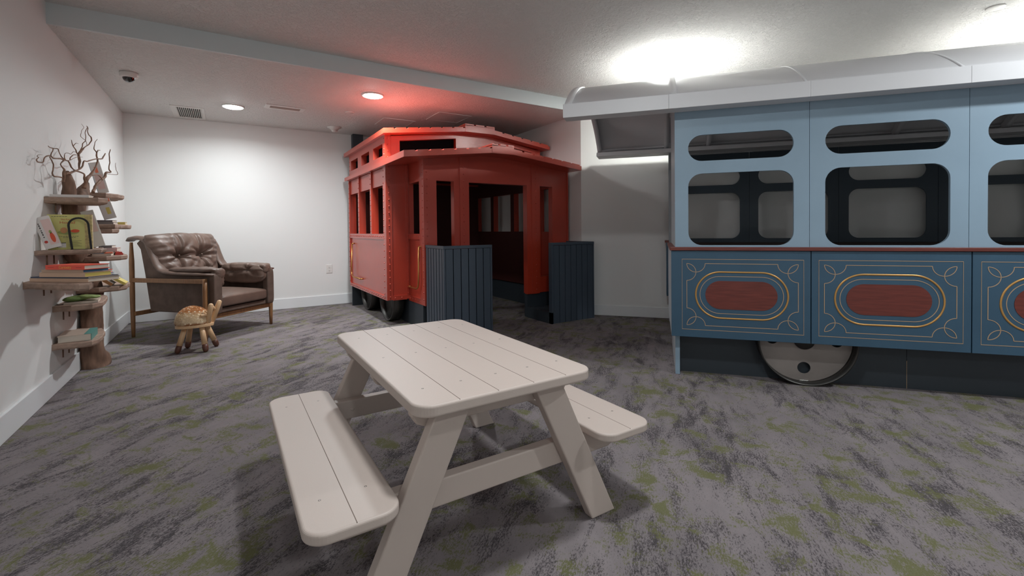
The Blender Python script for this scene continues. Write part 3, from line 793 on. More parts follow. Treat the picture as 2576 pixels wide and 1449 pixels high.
def fxz(u, v, w): return (u, w, v)
for s, va in ((0, .040), (1, WD-.085)):
    MB().ext(side, va, va+.045, fxz).build('side_panel', M_leather2, ac, bevel=.012, seg=3)
    strip = [(-.085, .925), (-.06, .945), (.0, .954), (.08, .948), (.145, .915), (.19, .85), (.225, .765), (.262, .69), (.305, .643), (.37, .622), (.50, .614), (.75, .610), (.925, .607)]
    va = .004 if s == 0 else WD-.102
    b = MB(); prof = [(dv, dz) for dv, dz in [(math.cos(a)*.049, math.sin(a)*.021) for a in [2*math.pi*k/16 for k in range(16)]]]
    vs = []
    for i, (fq, zq) in enumerate(strip):
        p0, p1 = strip[max(0, i-1)], strip[min(len(strip)-1, i+1)]
        d = Vector((p1[0]-p0[0], p1[1]-p0[1])).normalized(); nx, nz_ = -d.y, d.x
        sc = .55 if i in (0, len(strip)-1) else 1
        for dv, dz in prof: vs.append((fq+nx*dz*sc, va+.049+dv*(.9 if sc < 1 else 1), zq+nz_*dz*sc))
    n = 16; m_ = len(strip)
    b._add(vs, [(i*n+k, i*n+(k+1) % n, (i+1)*n+(k+1) % n, (i+1)*n+k) for i in range(m_-1) for k in range(n)]+[tuple(range(n)), tuple(range((m_-1)*n, m_*n))[::-1]], True)
    b.build('arm_roll', M_leather, ac)
    # padded front of the arm
    superell((.905, .075 if s == 0 else WD-.075, .425), (.035, .045, .185), .3, .3).build('arm_front', M_leather2, ac)
q = [(.015, .90), (.07, .925), (.20, .27), (.165, .245), (.12, .25)]
MB().ext(q, .08, WD-.08, fxz).build('back_panel', M_leather2, ac, bevel=.012, seg=3)
MB().box(.13, .085, .24, .905, WD-.085, .285).build('seat_base', M_leather2, ac, bevel=.012, seg=3)
def wr(p, k=9.0, a=.004, off=0):
    return noise.noise(Vector((p.x*k+off, p.y*k, p.z*k)))*a+noise.noise(Vector((p.x*k*3, p.y*k*3+off, p.z*k*3)))*a*.4
def seatfn(p, u):
    if p.z > 0: p.z += .022*(1-min(1, abs(u.x)**2))*(1-min(1, abs(u.y)**2))+wr(p, 7, .004)
    return p
seat = superell((.53, WD/2, .348), (.405, .302, .060), .28, .16, 96, 40, seatfn).build('seat_cushion', M_leather, ac)
# back cushion with two rows of pulled buttons and radiating folds
BT = [(-.125, .045), (.125, .045), (-.125, -.165), (.125, -.165), (0, -.06)][:4]
tilt = Matrix.Rotation(math.radians(-15), 4, 'Y')
def backfn(p, u):
    y, z = p.y, p.z
    if p.x > 0:
        d = 0.0
        for (bx, bz) in BT:
            dx, dz = y-bx, z-bz; r = math.hypot(dx, dz); an = math.atan2(dz, dx)
            d -= .070*math.exp(-(r/.055)**2)
            d -= .030*math.exp(-r/.12)*(.5+.5*math.cos(an*7+bx*9+1.5*math.sin(an*2)))**3*min(1, r/.02)
        # seams between the buttons
        d -= .034*math.exp(-(abs(abs(y)-.125+.03*math.sin(z*9))/.016)**2)*(1 if z < .045 else .6)
        d -= .026*math.exp(-((z-.045)/.018)**2)*(1 if abs(y) < .20 else .6)+.02*math.exp(-((z+.165)/.018)**2)
        d += .010*noise.noise(Vector((y*9, z*26, 1)))*(abs(y) > .15)+.006*noise.noise(Vector((y*22, z*12, 5)))
        p.x += d+.016*math.cos(min(1, abs(u.y))*math.pi/2)
    p.y *= .875+.205*min(1, max(0, (z+.12)/.30))
    p.y += .012*noise.noise(Vector((0, z*14, 3)))*abs(u.y)
    p.z += .010*noise.noise(Vector((y*8, 0, 7)))*abs(u.z)
    return p
def sheet_cushion(c, hy, hz, T, tb, fn, rot, n1=150, n2=130):
    b = MB(); vs = []; fs = []; c = Vector(c)
    for side_ in (1, -1):
        base_ = len(vs)
        for j in range(n2+1):
            v = math.sin((j/n2*2-1)*math.pi/2*.86)/math.sin(math.pi/2*.86)
            for i in range(n1+1):
                u = math.sin((i/n1*2-1)*math.pi/2*.86)/math.sin(math.pi/2*.86)
                t_ = max(0, 1-abs(u)**5)**.5*max(0, 1-abs(v)**5)**.5
                k = 1-.06*(abs(u)*abs(v))**2
                p = Vector(((T if side_ > 0 else -tb)*t_, u*hy*k, v*hz*k))
                q_ = fn(p.copy(), Vector((t_ if side_ > 0 else -1, u, v)))
                if side_ < 0 or t_ == 0: q_.x = p.x
                elif t_ < .5: q_.x = p.x+(q_.x-p.x)*t_*2
                vs.append(c+(rot @ q_))
        for j in range(n2):
            for i in range(n1):
                a = base_+j*(n1+1)+i; q4 = (a, a+1, a+n1+2, a+n1+1)
                fs.append(q4 if side_ > 0 else q4[::-1])
    b._add(vs, fs, True); return b
bc = sheet_cushion((.215, .378, .710), .352, .292, .105, .07, backfn, tilt).build('back_cushion', M_leather, ac)
for (bx, bz) in BT:
    p = tilt @ Vector((.072, bx, bz))+Vector((.215, .378, .710))
    MB().lathe([(0, .008), (.006, .0065), (.009, .002), (.009, -.004)], p, tilt @ Vector((1, 0, 0)), 14).build('button', M_leather, bc)
PT = [(-.10, .03), (.10, .05)]
def padfn(k, m1):
    def f(p, u):
        # gathered folds running in to two tuft points on the inner top edge
        d = 0.0
        for (bx, bz) in PT:
            dx, dz = p.x-bx, p.z-bz; r = math.hypot(dx, dz); an = math.atan2(dz, dx)
            d -= .022*math.exp(-(r/.03)**2)+.012*math.exp(-r/.09)*(.5+.5*math.cos(an*6+bx*20+k))**2*min(1, r/.015)
        e = abs(u.x)**6
        d -= .010*e*(.5+.5*math.sin(math.atan2(p.z, p.y)*9+k))
        d += .007*noise.noise(Vector((p.x*12+k, p.y*12, p.z*26)))
        n_ = Vector((0, u.y, u.z)); n_ = n_.normalized() if n_.length > 1e-4 else Vector((0, 0, 1))
        q_ = p+n_*d
        q_.z += -.035*max(0, (q_.x-.10))*(1 if q_.z < 0 else -.4)   # fuller towards the front
        return q_
    return f
# loose pads: over the arm and down its inner side, with a gathered flap round its front
for s_i in (0, 1):
    m1 = -1 if s_i else 1; yb = WD if s_i else 0
    a = superell((.640, yb+m1*.128, .566), (.285, .066, .108), .62, .50, 150, 80, padfn(1+s_i, m1)).build('arm_pad', M_leather, ac)
    superell((.895, yb+m1*.112, .612), (.050, .056, .058), .75, .7, 60, 40, padfn(5+s_i, m1)).build('pad_flap', M_leather, a)
    superell((.650, yb+m1*.086, .648), (.275, .060, .024), .7, .6, 80, 24, lambda p, u: Vector((p.x, p.y*(1+.06*math.sin(p.x*40)), p.z+.004*noise.noise(p*22)))).build('pad_top', M_leather, a)

# ------------------------------------------------------------------ fawn stool
fs_ = thing('fawn_stool', 'small wooden fawn stool with spotted fur seat and antler pegs before the armchair', 'stool', (-.205, 4.690, 0), math.atan2(-.30, .954))
def fur_mat():
    m = bpy.data.materials.new('spotted_fur'); m.use_nodes = True; nt = m.node_tree; N = nt.nodes; Lk = nt.links; b = N['Principled BSDF']
    b.inputs['Roughness'].default_value = .8; b.inputs['Specular IOR Level'].default_value = .2
    tc = N.new('ShaderNodeTexCoord')
    v = N.new('ShaderNodeTexVoronoi'); v.inputs['Scale'].default_value = 46; v.inputs['Randomness'].default_value = .8; Lk.new(tc.outputs['Object'], v.inputs['Vector'])
    r = N.new('ShaderNodeValToRGB'); r.color_ramp.elements[0].position = .26; r.color_ramp.elements[1].position = .36
    r.color_ramp.elements[0].color = (1, 1, 1, 1); r.color_ramp.elements[1].color = (0, 0, 0, 1); Lk.new(v.outputs['Distance'], r.inputs[0])
    sx_ = N.new('ShaderNodeSeparateXYZ'); Lk.new(tc.outputs['Object'], sx_.inputs[0])
    n = N.new('ShaderNodeTexNoise'); n.inputs['Scale'].default_value = 16; Lk.new(tc.outputs['Object'], n.inputs['Vector'])
    ad = N.new('ShaderNodeMath'); ad.operation = 'MULTIPLY_ADD'; Lk.new(n.outputs['Fac'], ad.inputs[0]); ad.inputs[1].default_value = .06; Lk.new(sx_.outputs['Z'], ad.inputs[2])
    rz = N.new('ShaderNodeValToRGB'); Lk.new(ad.outputs[0], rz.inputs[0])
    e = rz.color_ramp.elements; e[0].position = .262; e[0].color = srgb(140, 92, 56); e[1].position = .285; e[1].color = srgb(214, 190, 158)
    k = rz.color_ramp.elements.new(.345); k.color = srgb(208, 178, 140)
    k = rz.color_ramp.elements.new(.372); k.color = srgb(170, 112, 66)
    mx = N.new('ShaderNodeMix'); mx.data_type = 'RGBA'; Lk.new(r.outputs[0], mx.inputs[0]); Lk.new(rz.outputs[0], mx.inputs[6]); mx.inputs[7].default_value = srgb(228, 208, 180)
    Lk.new(mx.outputs[2], b.inputs['Base Color'])
    return m
M_fur = fur_mat()
bd = [(-.150, -.06), (-.152, .06), (-.12, .115), (-.05, .130), (.04, .100), (.10, .055), (.122, .0), (.10, -.055), (.04, -.100), (-.05, -.130), (-.12, -.115)]
def smooth_poly(p, it=2):
    for _ in range(it):
        o = []
        for i in range(len(p)):
            a, b_ = p[i], p[(i+1) % len(p)]
            o += [(a[0]*.75+b_[0]*.25, a[1]*.75+b_[1]*.25), (a[0]*.25+b_[0]*.75, a[1]*.25+b_[1]*.75)]
        p = o
    return p
MB().prism(smooth_poly(bd, 3), .206, .229).build('seat_board', M_pale, fs_, bevel=.003, seg=3)
def furfn(p, u):
    if p.z < 0: p.z *= .12
    t_ = (p.x+.13)/.26
    p.y *= 1-.25*max(0, t_-.3); p.z *= 1-.30*max(0, t_-.45)
    return p
fur = superell((-.030, 0, .232), (.128, .125, .142), .9, .9, 72, 48, furfn).build('fur_cushion', M_fur, fs_)
# short fur strands standing on the cushion
rng = random.Random(3); b = MB()
for _ in range(4200):
    th = rng.uniform(0, 2*math.pi); ph = rng.uniform(.02, 1.45)
    u = Vector((spow(math.cos(ph), .9)*spow(math.cos(th), .9), spow(math.cos(ph), .9)*spow(math.sin(th), .9), spow(math.sin(ph), .9)))
    p = furfn(Vector((u.x*.128, u.y*.125, u.z*.142)), u)+Vector((-.03, 0, .232))
    n_ = (Vector((u.x/.128, u.y/.125, u.z/.142))).normalized(); d = (n_+Vector((-.9, 0, -.5))*.7+Vector((rng.uniform(-.3, .3), rng.uniform(-.3, .3), rng.uniform(-.2, .2)))).normalized()*.011
    s_ = n_.cross(d).normalized()*.0011 if n_.cross(d).length > 1e-6 else Vector((.001, 0, 0))
    b._add([p-s_-n_*.001, p+s_-n_*.001, p+d], [(0, 1, 2)])
h = b.build('fur_strands', M_fur, fur, fix=False); h['kind'] = 'stuff'
for (x, y, dx, dy) in ((-.075, -.055, -.05, -.035), (-.075, .055, -.045, .045), (.045, -.050, .045, -.045), (.045, .050, .065, .045)):
    a = Vector((x, y, .210)); c = Vector((x+dx, y+dy, .0005)); m1 = a.lerp(c, .70)
    lg = MB().tube([a, m1], [.0195, .0215], 20).build('leg', M_pale, fs_)
    e = (c-m1).normalized()
    hl = (c-m1).length; MB().tube([m1, m1+e*hl*.38, m1+e*hl*.68, m1+e*hl*.86, m1+e*hl*.96, m1+e*hl], [.0218, .0228, .0215, .0175, .0115, .005], 20).build('hoof', M_walnut, lg)
for (x, y, tx, ty, tz) in ((.078, -.030, .118, -.045, .398), (.086, .030, .150, .060, .410)):
    a = Vector((x, y, .200)); c = Vector((tx, ty, tz)); e = (c-a).normalized()
    hn = MB().tube([a, a.lerp(c, .8), c-e*.010, c-e*.003, c], [.0195, .0205, .018, .011, .003], 20).build('antler', M_pale, fs_)
    if y > 0:
        p = a.lerp(c, .58); q_ = p+Vector((-.022, -.050, .055)); MB().tube([p, q_], [.009, .014], 16).build('antler_tine', M_pale, hn)
    else:
        p = a.lerp(c, .50); q_ = p+Vector((-.052, -.040, .004)); MB().tube([p, p.lerp(q_, .85), q_], [.009, .0125, .008], 16).build('ear_peg', M_pale, hn)

# ------------------------------------------------------------------ tree bookshelf on the left wall
ts = thing('tree_bookshelf', 'tree trunk bookshelf with live-edge shelves and twisted bare branches on the left wall', 'bookshelf', (-.925, 4.5, 0))
def L(x, y, z): return (x+.925, y-4.5, z)
SQ = (Vector((1, 0, 0)), .80)
def trunk(pts, rs, seed):
    # path densified so the bark can wander
    P = []; Rr = []
    for i in range(len(pts)-1):
        for k in range(6):
            t_ = k/6; P.append(Vector(pts[i]).lerp(Vector(pts[i+1]), t_)); Rr.append(rs[i]*(1-t_)+rs[i+1]*t_)
    P.append(Vector(pts[-1])); Rr.append(rs[-1])
    return MB().tube([L(*p) for p in P], Rr, 24, ell=SQ, nz=.10, seed=seed)
trunk([(-.850, 4.60, 0.0), (-.855, 4.57, .10), (-.858, 4.575, .30), (-.858, 4.60, .50), (-.858, 4.58, .62), (-.862, 4.42, .76), (-.862, 4.22, .87), (-.862, 4.12, 1.0), (-.862, 4.10, 1.15), (-.862, 4.10, 1.28), (-.862, 4.09, 1.35), (-.862, 4.07, 1.41)],
      [.125, .092, .080, .082, .084, .088, .074, .056, .048, .046, .038, .010], 1).build('trunk', M_trunk, ts)
trunk([(-.862, 4.60, .56), (-.862, 4.64, .70), (-.864, 4.55, .85), (-.864, 4.38, 1.0), (-.864, 4.29, 1.15), (-.860, 4.36, 1.25), (-.856, 4.44, 1.31), (-.850, 4.50, 1.37)], [.060, .066, .066, .056, .050, .050, .045, .018], 5).build('trunk', M_trunk, ts)
SH = [  # bottom z, top z, outline
    (1.190, 1.228, [(-.925, 3.86), (-.74, 3.87), (-.675, 3.86), (-.645, 3.92), (-.66, 4.02), (-.72, 4.18), (-.925, 4.22)]),
    (1.262, 1.298, [(-.925, 4.40), (-.73, 4.42), (-.675, 4.56), (-.665, 4.68), (-.75, 4.92), (-.925, 4.97)]),
    (0.999, 1.031, [(-.925, 4.28), (-.68, 4.29), (-.655, 4.36), (-.70, 4.50), (-.925, 4.55)]),
    (1.033, 1.066, [(-.925, 4.32), (-.668, 4.33), (-.655, 4.48), (-.640, 4.66), (-.66, 4.92), (-.925, 5.0)]),
    (0.876, 0.904, [(-.925, 3.67), (-.70, 3.69), (-.650, 3.735), (-.640, 3.82), (-.665, 3.92), (-.70, 4.10), (-.925, 4.15)]),
    (0.805, 0.840, [(-.925, 4.22), (-.70, 4.21), (-.635, 4.28), (-.615, 4.40), (-.66, 4.62), (-.72, 4.85), (-.925, 4.9)]),
    (0.703, 0.740, [(-.925, 3.48), (-.78, 3.32), (-.640, 3.17), (-.605, 3.19), (-.612, 3.30), (-.66, 3.60), (-.69, 3.95), (-.78, 4.25), (-.925, 4.30)]),
    (0.560, 0.600, [(-.925, 4.50), (-.79, 4.48), (-.69, 4.52), (-.652, 4.60), (-.66, 4.80), (-.75, 5.08), (-.925, 5.12)]),
    (0.506, 0.543, [(-.925, 3.96), (-.83, 3.93), (-.735, 3.97), (-.700, 4.05), (-.71, 4.25), (-.74, 4.42), (-.80, 4.58), (-.925, 4.62)]),
    (0.270, 0.307, [(-.925, 3.93), (-.83, 3.91), (-.735, 3.93), (-.712, 4.00), (-.72, 4.20), (-.77, 4.42), (-.925, 4.52)]),
]
def live_edge(poly, seed):
    """wander the outline a little like a sawn slab, keeping the wall side straight"""
    out = []
    for p in dense(poly, .022):
        k = noise.noise(Vector((p[0]*18, p[1]*18, seed)))
        a = 0 if p[0] < -.915 else .010
        out.append((p[0]+k*a, p[1]+k*a*.6))
    return out
for i, (z0, z1, poly) in enumerate(SH):
    pp = live_edge(poly, i*3.1)
    n = len(pp); b = MB(); cx_ = sum(p[0] for p in pp)/n; cy_ = sum(p[1] for p in pp)/n
    rows = []
    for (z, ins) in ((z0, .012), (z0+.010, .002), (z1-.006, .0), (z1, .004)):
        row = []
        for p in pp:
            k = 0 if p[0] < -.915 else ins+(.004*noise.noise(Vector((p[0]*30, p[1]*30, z*60+i))) if 0 < ins < .012 else 0)
            d = math.hypot(p[0]-cx_, p[1]-cy_)
            row.append(L(p[0]-(p[0]-cx_)/d*k, p[1]-(p[1]-cy_)/d*k, z))
        rows.append(row)
    vs = [q_ for r_ in rows for q_ in r_]
    fs2 = [tuple(range(n))[::-1], tuple(range(3*n, 4*n))]+[(r_*n+k, r_*n+(k+1) % n, (r_+1)*n+(k+1) % n, (r_+1)*n+k) for r_ in range(3) for k in range(n)]
    sh = b._add(vs, fs2).build('shelf', M_shelf, ts)
    for k in range(2):
        x_, y_ = -.885, pp[0][1]+.05+.13*k
        if i in (6,): y_ += .12
        MB().tube([L(x_, y_, z0-.058), L(x_, y_, z0+.002)], .004, 8).build('support_pin', M_trunk, sh)
# contorted branches
BR = [   # (x,y,z) stations in metres and radii in millimetres
    ([(-0.876,3.674,1.458),(-0.883,3.63,1.452),(-0.887,3.61,1.441),(-0.884,3.627,1.435),(-0.887,3.607,1.425),(-0.888,3.604,1.412),(-0.883,3.633,1.408),(-0.878,3.66,1.415),(-0.875,3.678,1.436),(-0.871,3.704,1.454),(-0.866,3.73,1.462),(-0.862,3.756,1.463),(-0.859,3.772,1.453),(-0.851,3.82,1.458),(-0.843,3.865,1.464),(-0.838,3.894,1.459)],
     (0.3,0.8,1.3,1.3,1.7,2.0,2.0,2.2,2.4,2.6,2.8,3.0,3.0,2.9,3.3,4.1)),
    ([(-0.868,3.72,1.517),(-0.862,3.742,1.511),(-0.854,3.774,1.512),(-0.846,3.816,1.516),(-0.844,3.834,1.495),(-0.84,3.871,1.474),(-0.838,3.894,1.465)],
     (1.4,1.6,2.1,2.2,1.8,2.2,3.0)),
    ([(-0.858,3.78,1.51),(-0.858,3.75,1.482),(-0.862,3.756,1.463)],
     (2.0,2.1,2.6)),
    ([(-0.864,3.74,1.457),(-0.858,3.748,1.432),(-0.854,3.75,1.409),(-0.853,3.739,1.381),(-0.854,3.728,1.357),(-0.852,3.748,1.344),(-0.845,3.803,1.346),(-0.841,3.847,1.346),(-0.84,3.882,1.347)],
     (1.9,2.1,2.3,2.5,2.6,2.8,2.9,3.3,4.0)),
    ([(-0.838,3.894,1.459),(-0.84,3.839,1.433),(-0.834,3.841,1.412),(-0.829,3.858,1.394),(-0.832,3.856,1.372),(-0.836,3.863,1.345),(-0.839,3.887,1.326)],
     (3.7,2.5,2.9,4.4,5.5,6.6,5.5)),
    ([(-0.837,3.901,1.49),(-0.836,3.891,1.474),(-0.833,3.9,1.46),(-0.826,3.934,1.458),(-0.822,3.964,1.431),(-0.818,3.999,1.417),(-0.813,4.043,1.413)],
     (1.3,1.8,2.6,3.0,3.0,2.9,2.9)),
    ([(-0.837,3.901,1.484),(-0.83,3.891,1.502),(-0.821,3.912,1.507),(-0.815,3.945,1.505),(-0.813,3.988,1.528),(-0.813,4.043,1.533)],
     (1.1,1.1,1.1,1.1,1.0,0.8)),
    ([(-0.825,3.971,1.47),(-0.824,3.978,1.49),(-0.817,4.017,1.512),(-0.809,4.061,1.517)],
     (2.3,2.3,1.9,1.8)),
    ([(-0.834,3.917,1.459),(-0.82,3.928,1.464),(-0.809,3.952,1.475),(-0.802,3.996,1.494),(-0.797,4.068,1.506),(-0.797,4.133,1.513)],
     (1.1,1.3,1.3,1.3,1.2,0.8)),
    ([(-0.807,4.075,1.423),(-0.806,4.074,1.462),(-0.804,4.076,1.488),(-0.804,4.071,1.52),(-0.8,4.09,1.543),(-0.788,4.158,1.587),(-0.779,4.207,1.613),(-0.773,4.245,1.644),(-0.772,4.255,1.669),(-0.78,4.215,1.682),(-0.783,4.198,1.702),(-0.783,4.206,1.727),(-0.786,4.2,1.739)],
     (3.1,4.7,5.1,4.7,5.5,2.4,2.2,2.9,2.9,2.0,1.8,2.2,1.0)),
    ([(-0.805,4.088,1.529),(-0.796,4.106,1.572),(-0.791,4.108,1.602),(-0.782,4.146,1.629),(-0.784,4.149,1.663),(-0.785,4.167,1.703),(-0.783,4.214,1.736)],
     (3.1,2.4,2.0,1.8,1.6,1.6,1.0)),
    ([(-0.79,4.177,1.637),(-0.793,4.113,1.639),(-0.794,4.082,1.65),(-0.793,4.09,1.674),(-0.79,4.131,1.712),(-0.798,4.129,1.737)],
     (1.2,1.2,1.2,1.0,1.0,0.6)),
    ([(-0.786,4.2,1.608),(-0.782,4.162,1.619),(-0.789,4.181,1.635)],
     (1.2,1.2,1.2)),
    ([(-0.807,4.074,1.524),(-0.812,4.043,1.541),(-0.817,4.019,1.563),(-0.82,4.002,1.585),(-0.822,3.987,1.603)],
     (2.5,2.5,2.1,1.5,1.0)),
    ([(-0.817,4.02,1.57),(-0.812,4.046,1.592),(-0.805,4.085,1.596)],
     (1.5,1.2,0.6)),
    ([(-0.836,3.907,1.377),(-0.823,3.956,1.389),(-0.811,4.002,1.405),(-0.801,4.045,1.42),(-0.792,4.086,1.445),(-0.786,4.111,1.485),(-0.778,4.159,1.49),(-0.767,4.227,1.511),(-0.756,4.309,1.53),(-0.744,4.396,1.543),(-0.74,4.441,1.571),(-0.738,4.479,1.595)],
     (5.2,4.9,4.2,3.9,3.5,3.0,3.0,2.9,2.7,3.2,3.1,2.4)),
    ([(-0.789,4.179,1.349),(-0.79,4.185,1.373),(-0.779,4.255,1.411),(-0.771,4.312,1.46),(-0.763,4.362,1.519),(-0.765,4.349,1.556),(-0.766,4.341,1.583),(-0.77,4.309,1.602),(-0.768,4.314,1.631),(-0.759,4.357,1.678)],
     (10.1,10.1,6.6,4.6,4.0,3.8,3.0,2.1,1.7,1.1)),
    ([(-0.762,4.337,1.583),(-0.761,4.375,1.599),(-0.752,4.399,1.604)],
     (2.5,2.4,1.3)),
    ([(-0.777,4.253,1.404),(-0.761,4.343,1.42),(-0.752,4.396,1.403),(-0.747,4.427,1.39)],
     (2.5,2.3,2.2,1.7)),
    ([(-0.775,4.261,1.288),(-0.773,4.292,1.308),(-0.765,4.356,1.359),(-0.754,4.435,1.396),(-0.746,4.489,1.42),(-0.741,4.517,1.456),(-0.728,4.593,1.469),(-0.733,4.555,1.487),(-0.728,4.569,1.538),(-0.728,4.555,1.588),(-0.723,4.565,1.639)],
     (7.9,7.5,6.4,5.7,6.6,5.3,3.9,3.1,2.5,2.5,2.3)),
    ([(-0.737,4.487,1.446),(-0.726,4.581,1.451),(-0.708,4.708,1.464),(-0.709,4.705,1.486),(-0.713,4.66,1.52),(-0.707,4.657,1.55)],
     (1.5,1.4,1.9,1.4,1.4,0.9)),
    ([(-0.816,4.024,1.407),(-0.803,4.065,1.409),(-0.791,4.114,1.399),(-0.789,4.126,1.367),(-0.79,4.141,1.339),(-0.796,4.142,1.305)],
     (2.7,3.5,4.0,5.2,7.6,12.0)),
    ([(-0.845,3.853,1.325),(-0.837,3.784,1.313),(-0.852,3.813,1.305)],
     (1.1,0.7,0.4)),
    ([(-0.82,3.999,1.423),(-0.808,3.952,1.406),(-0.814,4.036,1.405)],
     (1.7,1.5,1.4)),
]
for pts, rs in BR:
    # smooth the traced line a little, then add bark wobble
    P = [Vector(L(*p)) for p in pts]; Q = []; Rr = []
    for i in range(len(P)-1):
        p0, p1, p2, p3 = P[max(i-1, 0)], P[i], P[i+1], P[min(i+2, len(P)-1)]
        for k in range(4):
            t_ = k/4
            q_ = .5*((2*p1)+(p2-p0)*t_+(2*p0-5*p1+4*p2-p3)*t_*t_+(3*p1-p0-3*p2+p3)*t_**3)
            Q.append(q_+Vector((noise.noise(q_*30), noise.noise(q_*30+Vector((5, 0, 0))), 0))*.0045); Rr.append((rs[i]*(1-t_)+rs[i+1]*t_)*.00130)
    Q.append(P[-1]); Rr.append(rs[-1]*.001)
    MB().tube(Q, Rr, 9, nz=.22, seed=len(Q)).build('branch', M_branch, ts)

# ------------------------------------------------------------------ books
def colour(name, rgb, rough=.45, **k): return mat(name, srgb(*rgb), rough=rough, **k)
B_tan = colour('tan_cloth', (206, 172, 146)); B_tan2 = colour('buff_cover', (190, 160, 136)); B_red = colour('orange_red_cover', (230, 84, 62))
B_navy = colour('navy_cover', (58, 68, 90)); B_cream = colour('cream_cover', (208, 188, 172)); B_teal = colour('teal_spine', (86, 138, 130))
B_grey = colour('grey_cover', (132, 124, 122)); B_white = colour('white_cover', (224, 218, 214)); B_yg = colour('yellow_green_board', (204, 198, 122))
B_pink = colour('pale_pink_cover', (226, 196, 190)); B_blue = colour('blue_cover', (84, 128, 162)); B_yel = colour('yellow_cover', (224, 204, 112))
B_brown = colour('brown_cover', (184, 132, 84)); B_orange = colour('salmon_cover', (236, 128, 96)); B_green = colour('green_plush', (112, 134, 74), rough=.8, var=.2, vscale=20, bump=.3, bscale=300)
B_dkred = colour('deep_red_cover', (192, 58, 46)); B_gilt = colour('gold_textured_spine', (196, 176, 118), var=.35, vscale=60); B_ink = colour('ink', (60, 58, 56)); B_rust = colour('rust_ink', (196, 96, 60))
B_lav = colour('lavender_cover', (206, 204, 216)); B_art1 = colour('artwork_brown', (196, 140, 88)); B_art2 = colour('artwork_red', (216, 84, 48)); B_art3 = colour('artwork_green', (150, 160, 92)); B_yt = colour('spine_lettering', (240, 176, 84))
def book(name, label, loc, rz, Ln, W_, T, cov, spine=None, rot=None, group=None, pages=M_paper, cat='book'):
    """lies flat: length along x, spine along the near (y=0) side, thickness up; rot = extra euler (rx, ry)"""
    t = thing(name, label, cat, loc, 0, group)
    rx, ry = rot or (0, 0); t.rotation_euler = (rx, ry, rz)
    c = max(.0012, min(.003, T*.12))
    b = MB().box(0, 0, 0, Ln, W_, c).box(0, 0, T-c, Ln, W_, T)
    b.build('cover', cov, t)
    MB().plate(rrect(0, 0, .5, T, 0.0001) if False else [(0, 0), (Ln, 0), (Ln, T), (0, T)], [], -.0015, .0015, lambda u, v, w_: (u, w_, v)).build('spine', spine or cov, t)
    MB().box(.003, .0015, c, Ln-.003, W_-.003, T-c).build('page_block', pages, t)
    return t
R = math.radians
G3 = 'books stacked on the long left shelf at seat height'
zz = .741
def st3(x, y, a, Ln, W_, T, cov, label, **k):
    global zz
    t = book('picture_book', label, (x, y, zz), R(a), Ln, W_, T, cov, group=G3, **k); zz += T+.0005; return t
st3(-.902, 3.500, -41, .375, .170, .019, B_tan2, 'large buff hardback at the bottom of the stack on the long left shelf', spine=B_tan)
st3(-.898, 3.498, -41, .370, .165, .007, B_navy, 'thin dark blue paperback second from the bottom of the long shelf stack')
st3(-.850, 3.445, -41, .290, .140, .024, B_tan, 'thick beige book with yellow page edge in the middle of the long shelf stack', pages=B_yel)
st3(-.838, 3.432, -41, .265, .135, .016, B_tan2, 'beige book with blue page edge directly under the orange red book', pages=B_blue)
cb = st3(-.815, 3.400, -41, .245, .130, .024, B_red, 'orange red hardback with yellow spine lettering on top of the stack')
text_mesh('spine_lettering', 'Curiosity', .021, B_yt, cb, Matrix.Translation((.125, -.0018, .012)) @ Matrix.Rotation(R(90), 4, 'X'), .0002)
for k, x in enumerate((.035, .212)):
    MB().box(x-.018, -.0019, .0105, x+.018, -.0016, .0135).build('spine_line', B_dkred, cb)
zq = .741
for (x, y, a, Ln, W_, T, cov, lab) in ((-.80, 3.66, -8, .17, .20, .010, B_blue, 'thin blue book lying at the back of the long left shelf'),
                                    (-.78, 3.68, -12, .12, .16, .012, B_grey, 'small pale grey booklet on the thin blue book behind the tall stack')):
    book('picture_book', lab, (x, y, zq), R(a), Ln, W_, T, cov); zq += T+.0005
book('picture_book', 'small orange red paperback at the far tip of the long left shelf', (-.765, 3.90, .741), R(-14), .095, .14, .020, B_red)
# lower right shelf: two leaning books
book('picture_book', 'brown and grey book leaning on the lower right shelf beside the trunk', (-.780, 4.500, .643), R(0), .065, .12, .022, B_grey, spine=B_brown, rot=(0, R(38)))
book('picture_book', 'yellow book leaning on the lower right shelf', (-.735, 4.530, .659), R(0), .095, .12, .018, B_yel, rot=(0, R(36)))
# second lowest shelf: green soft thing over a white book
book('board_book', 'thin white book under the green plush on the second lowest shelf', (-.880, 3.995, .544), R(6), .165, .20, .014, B_cream, spine=M_paper)
t = thing('plush_toy', 'flat green plush lying across a thin book on the second lowest shelf', 'toy', (-.80, 4.08, .559))
def plf(k):
    return lambda p, u: Vector((p.x, p.y+.012*math.sin(p.x*30+k), p.z*(1+.3*math.cos(p.x*25+k))+.003*noise.noise(p*40)))
superell((-.035, -.02, .014), (.060, .060, .014), .9, .8, 40, 20, plf(0)).build('body', B_green, t)
superell((.030, -.03, .021), (.062, .045, .016), .9, .8, 40, 20, plf(2)).build('leaf', colour('light_green_plush', (140, 158, 96), rough=.8, bump=.3, bscale=300), t)
# lowest shelf
bk = book('picture_book', 'thick cream hardback with teal spine on the lowest shelf', (-.745, 3.960, .308), R(93), .235, .160, .042, B_cream, spine=B_teal)
b = MB().box(-.001, -.002, -.0006, .236, .036, .0006).box(-.001, -.002, .0414, .236, .036, .0427); b.build('cloth_corner', B_teal, bk)
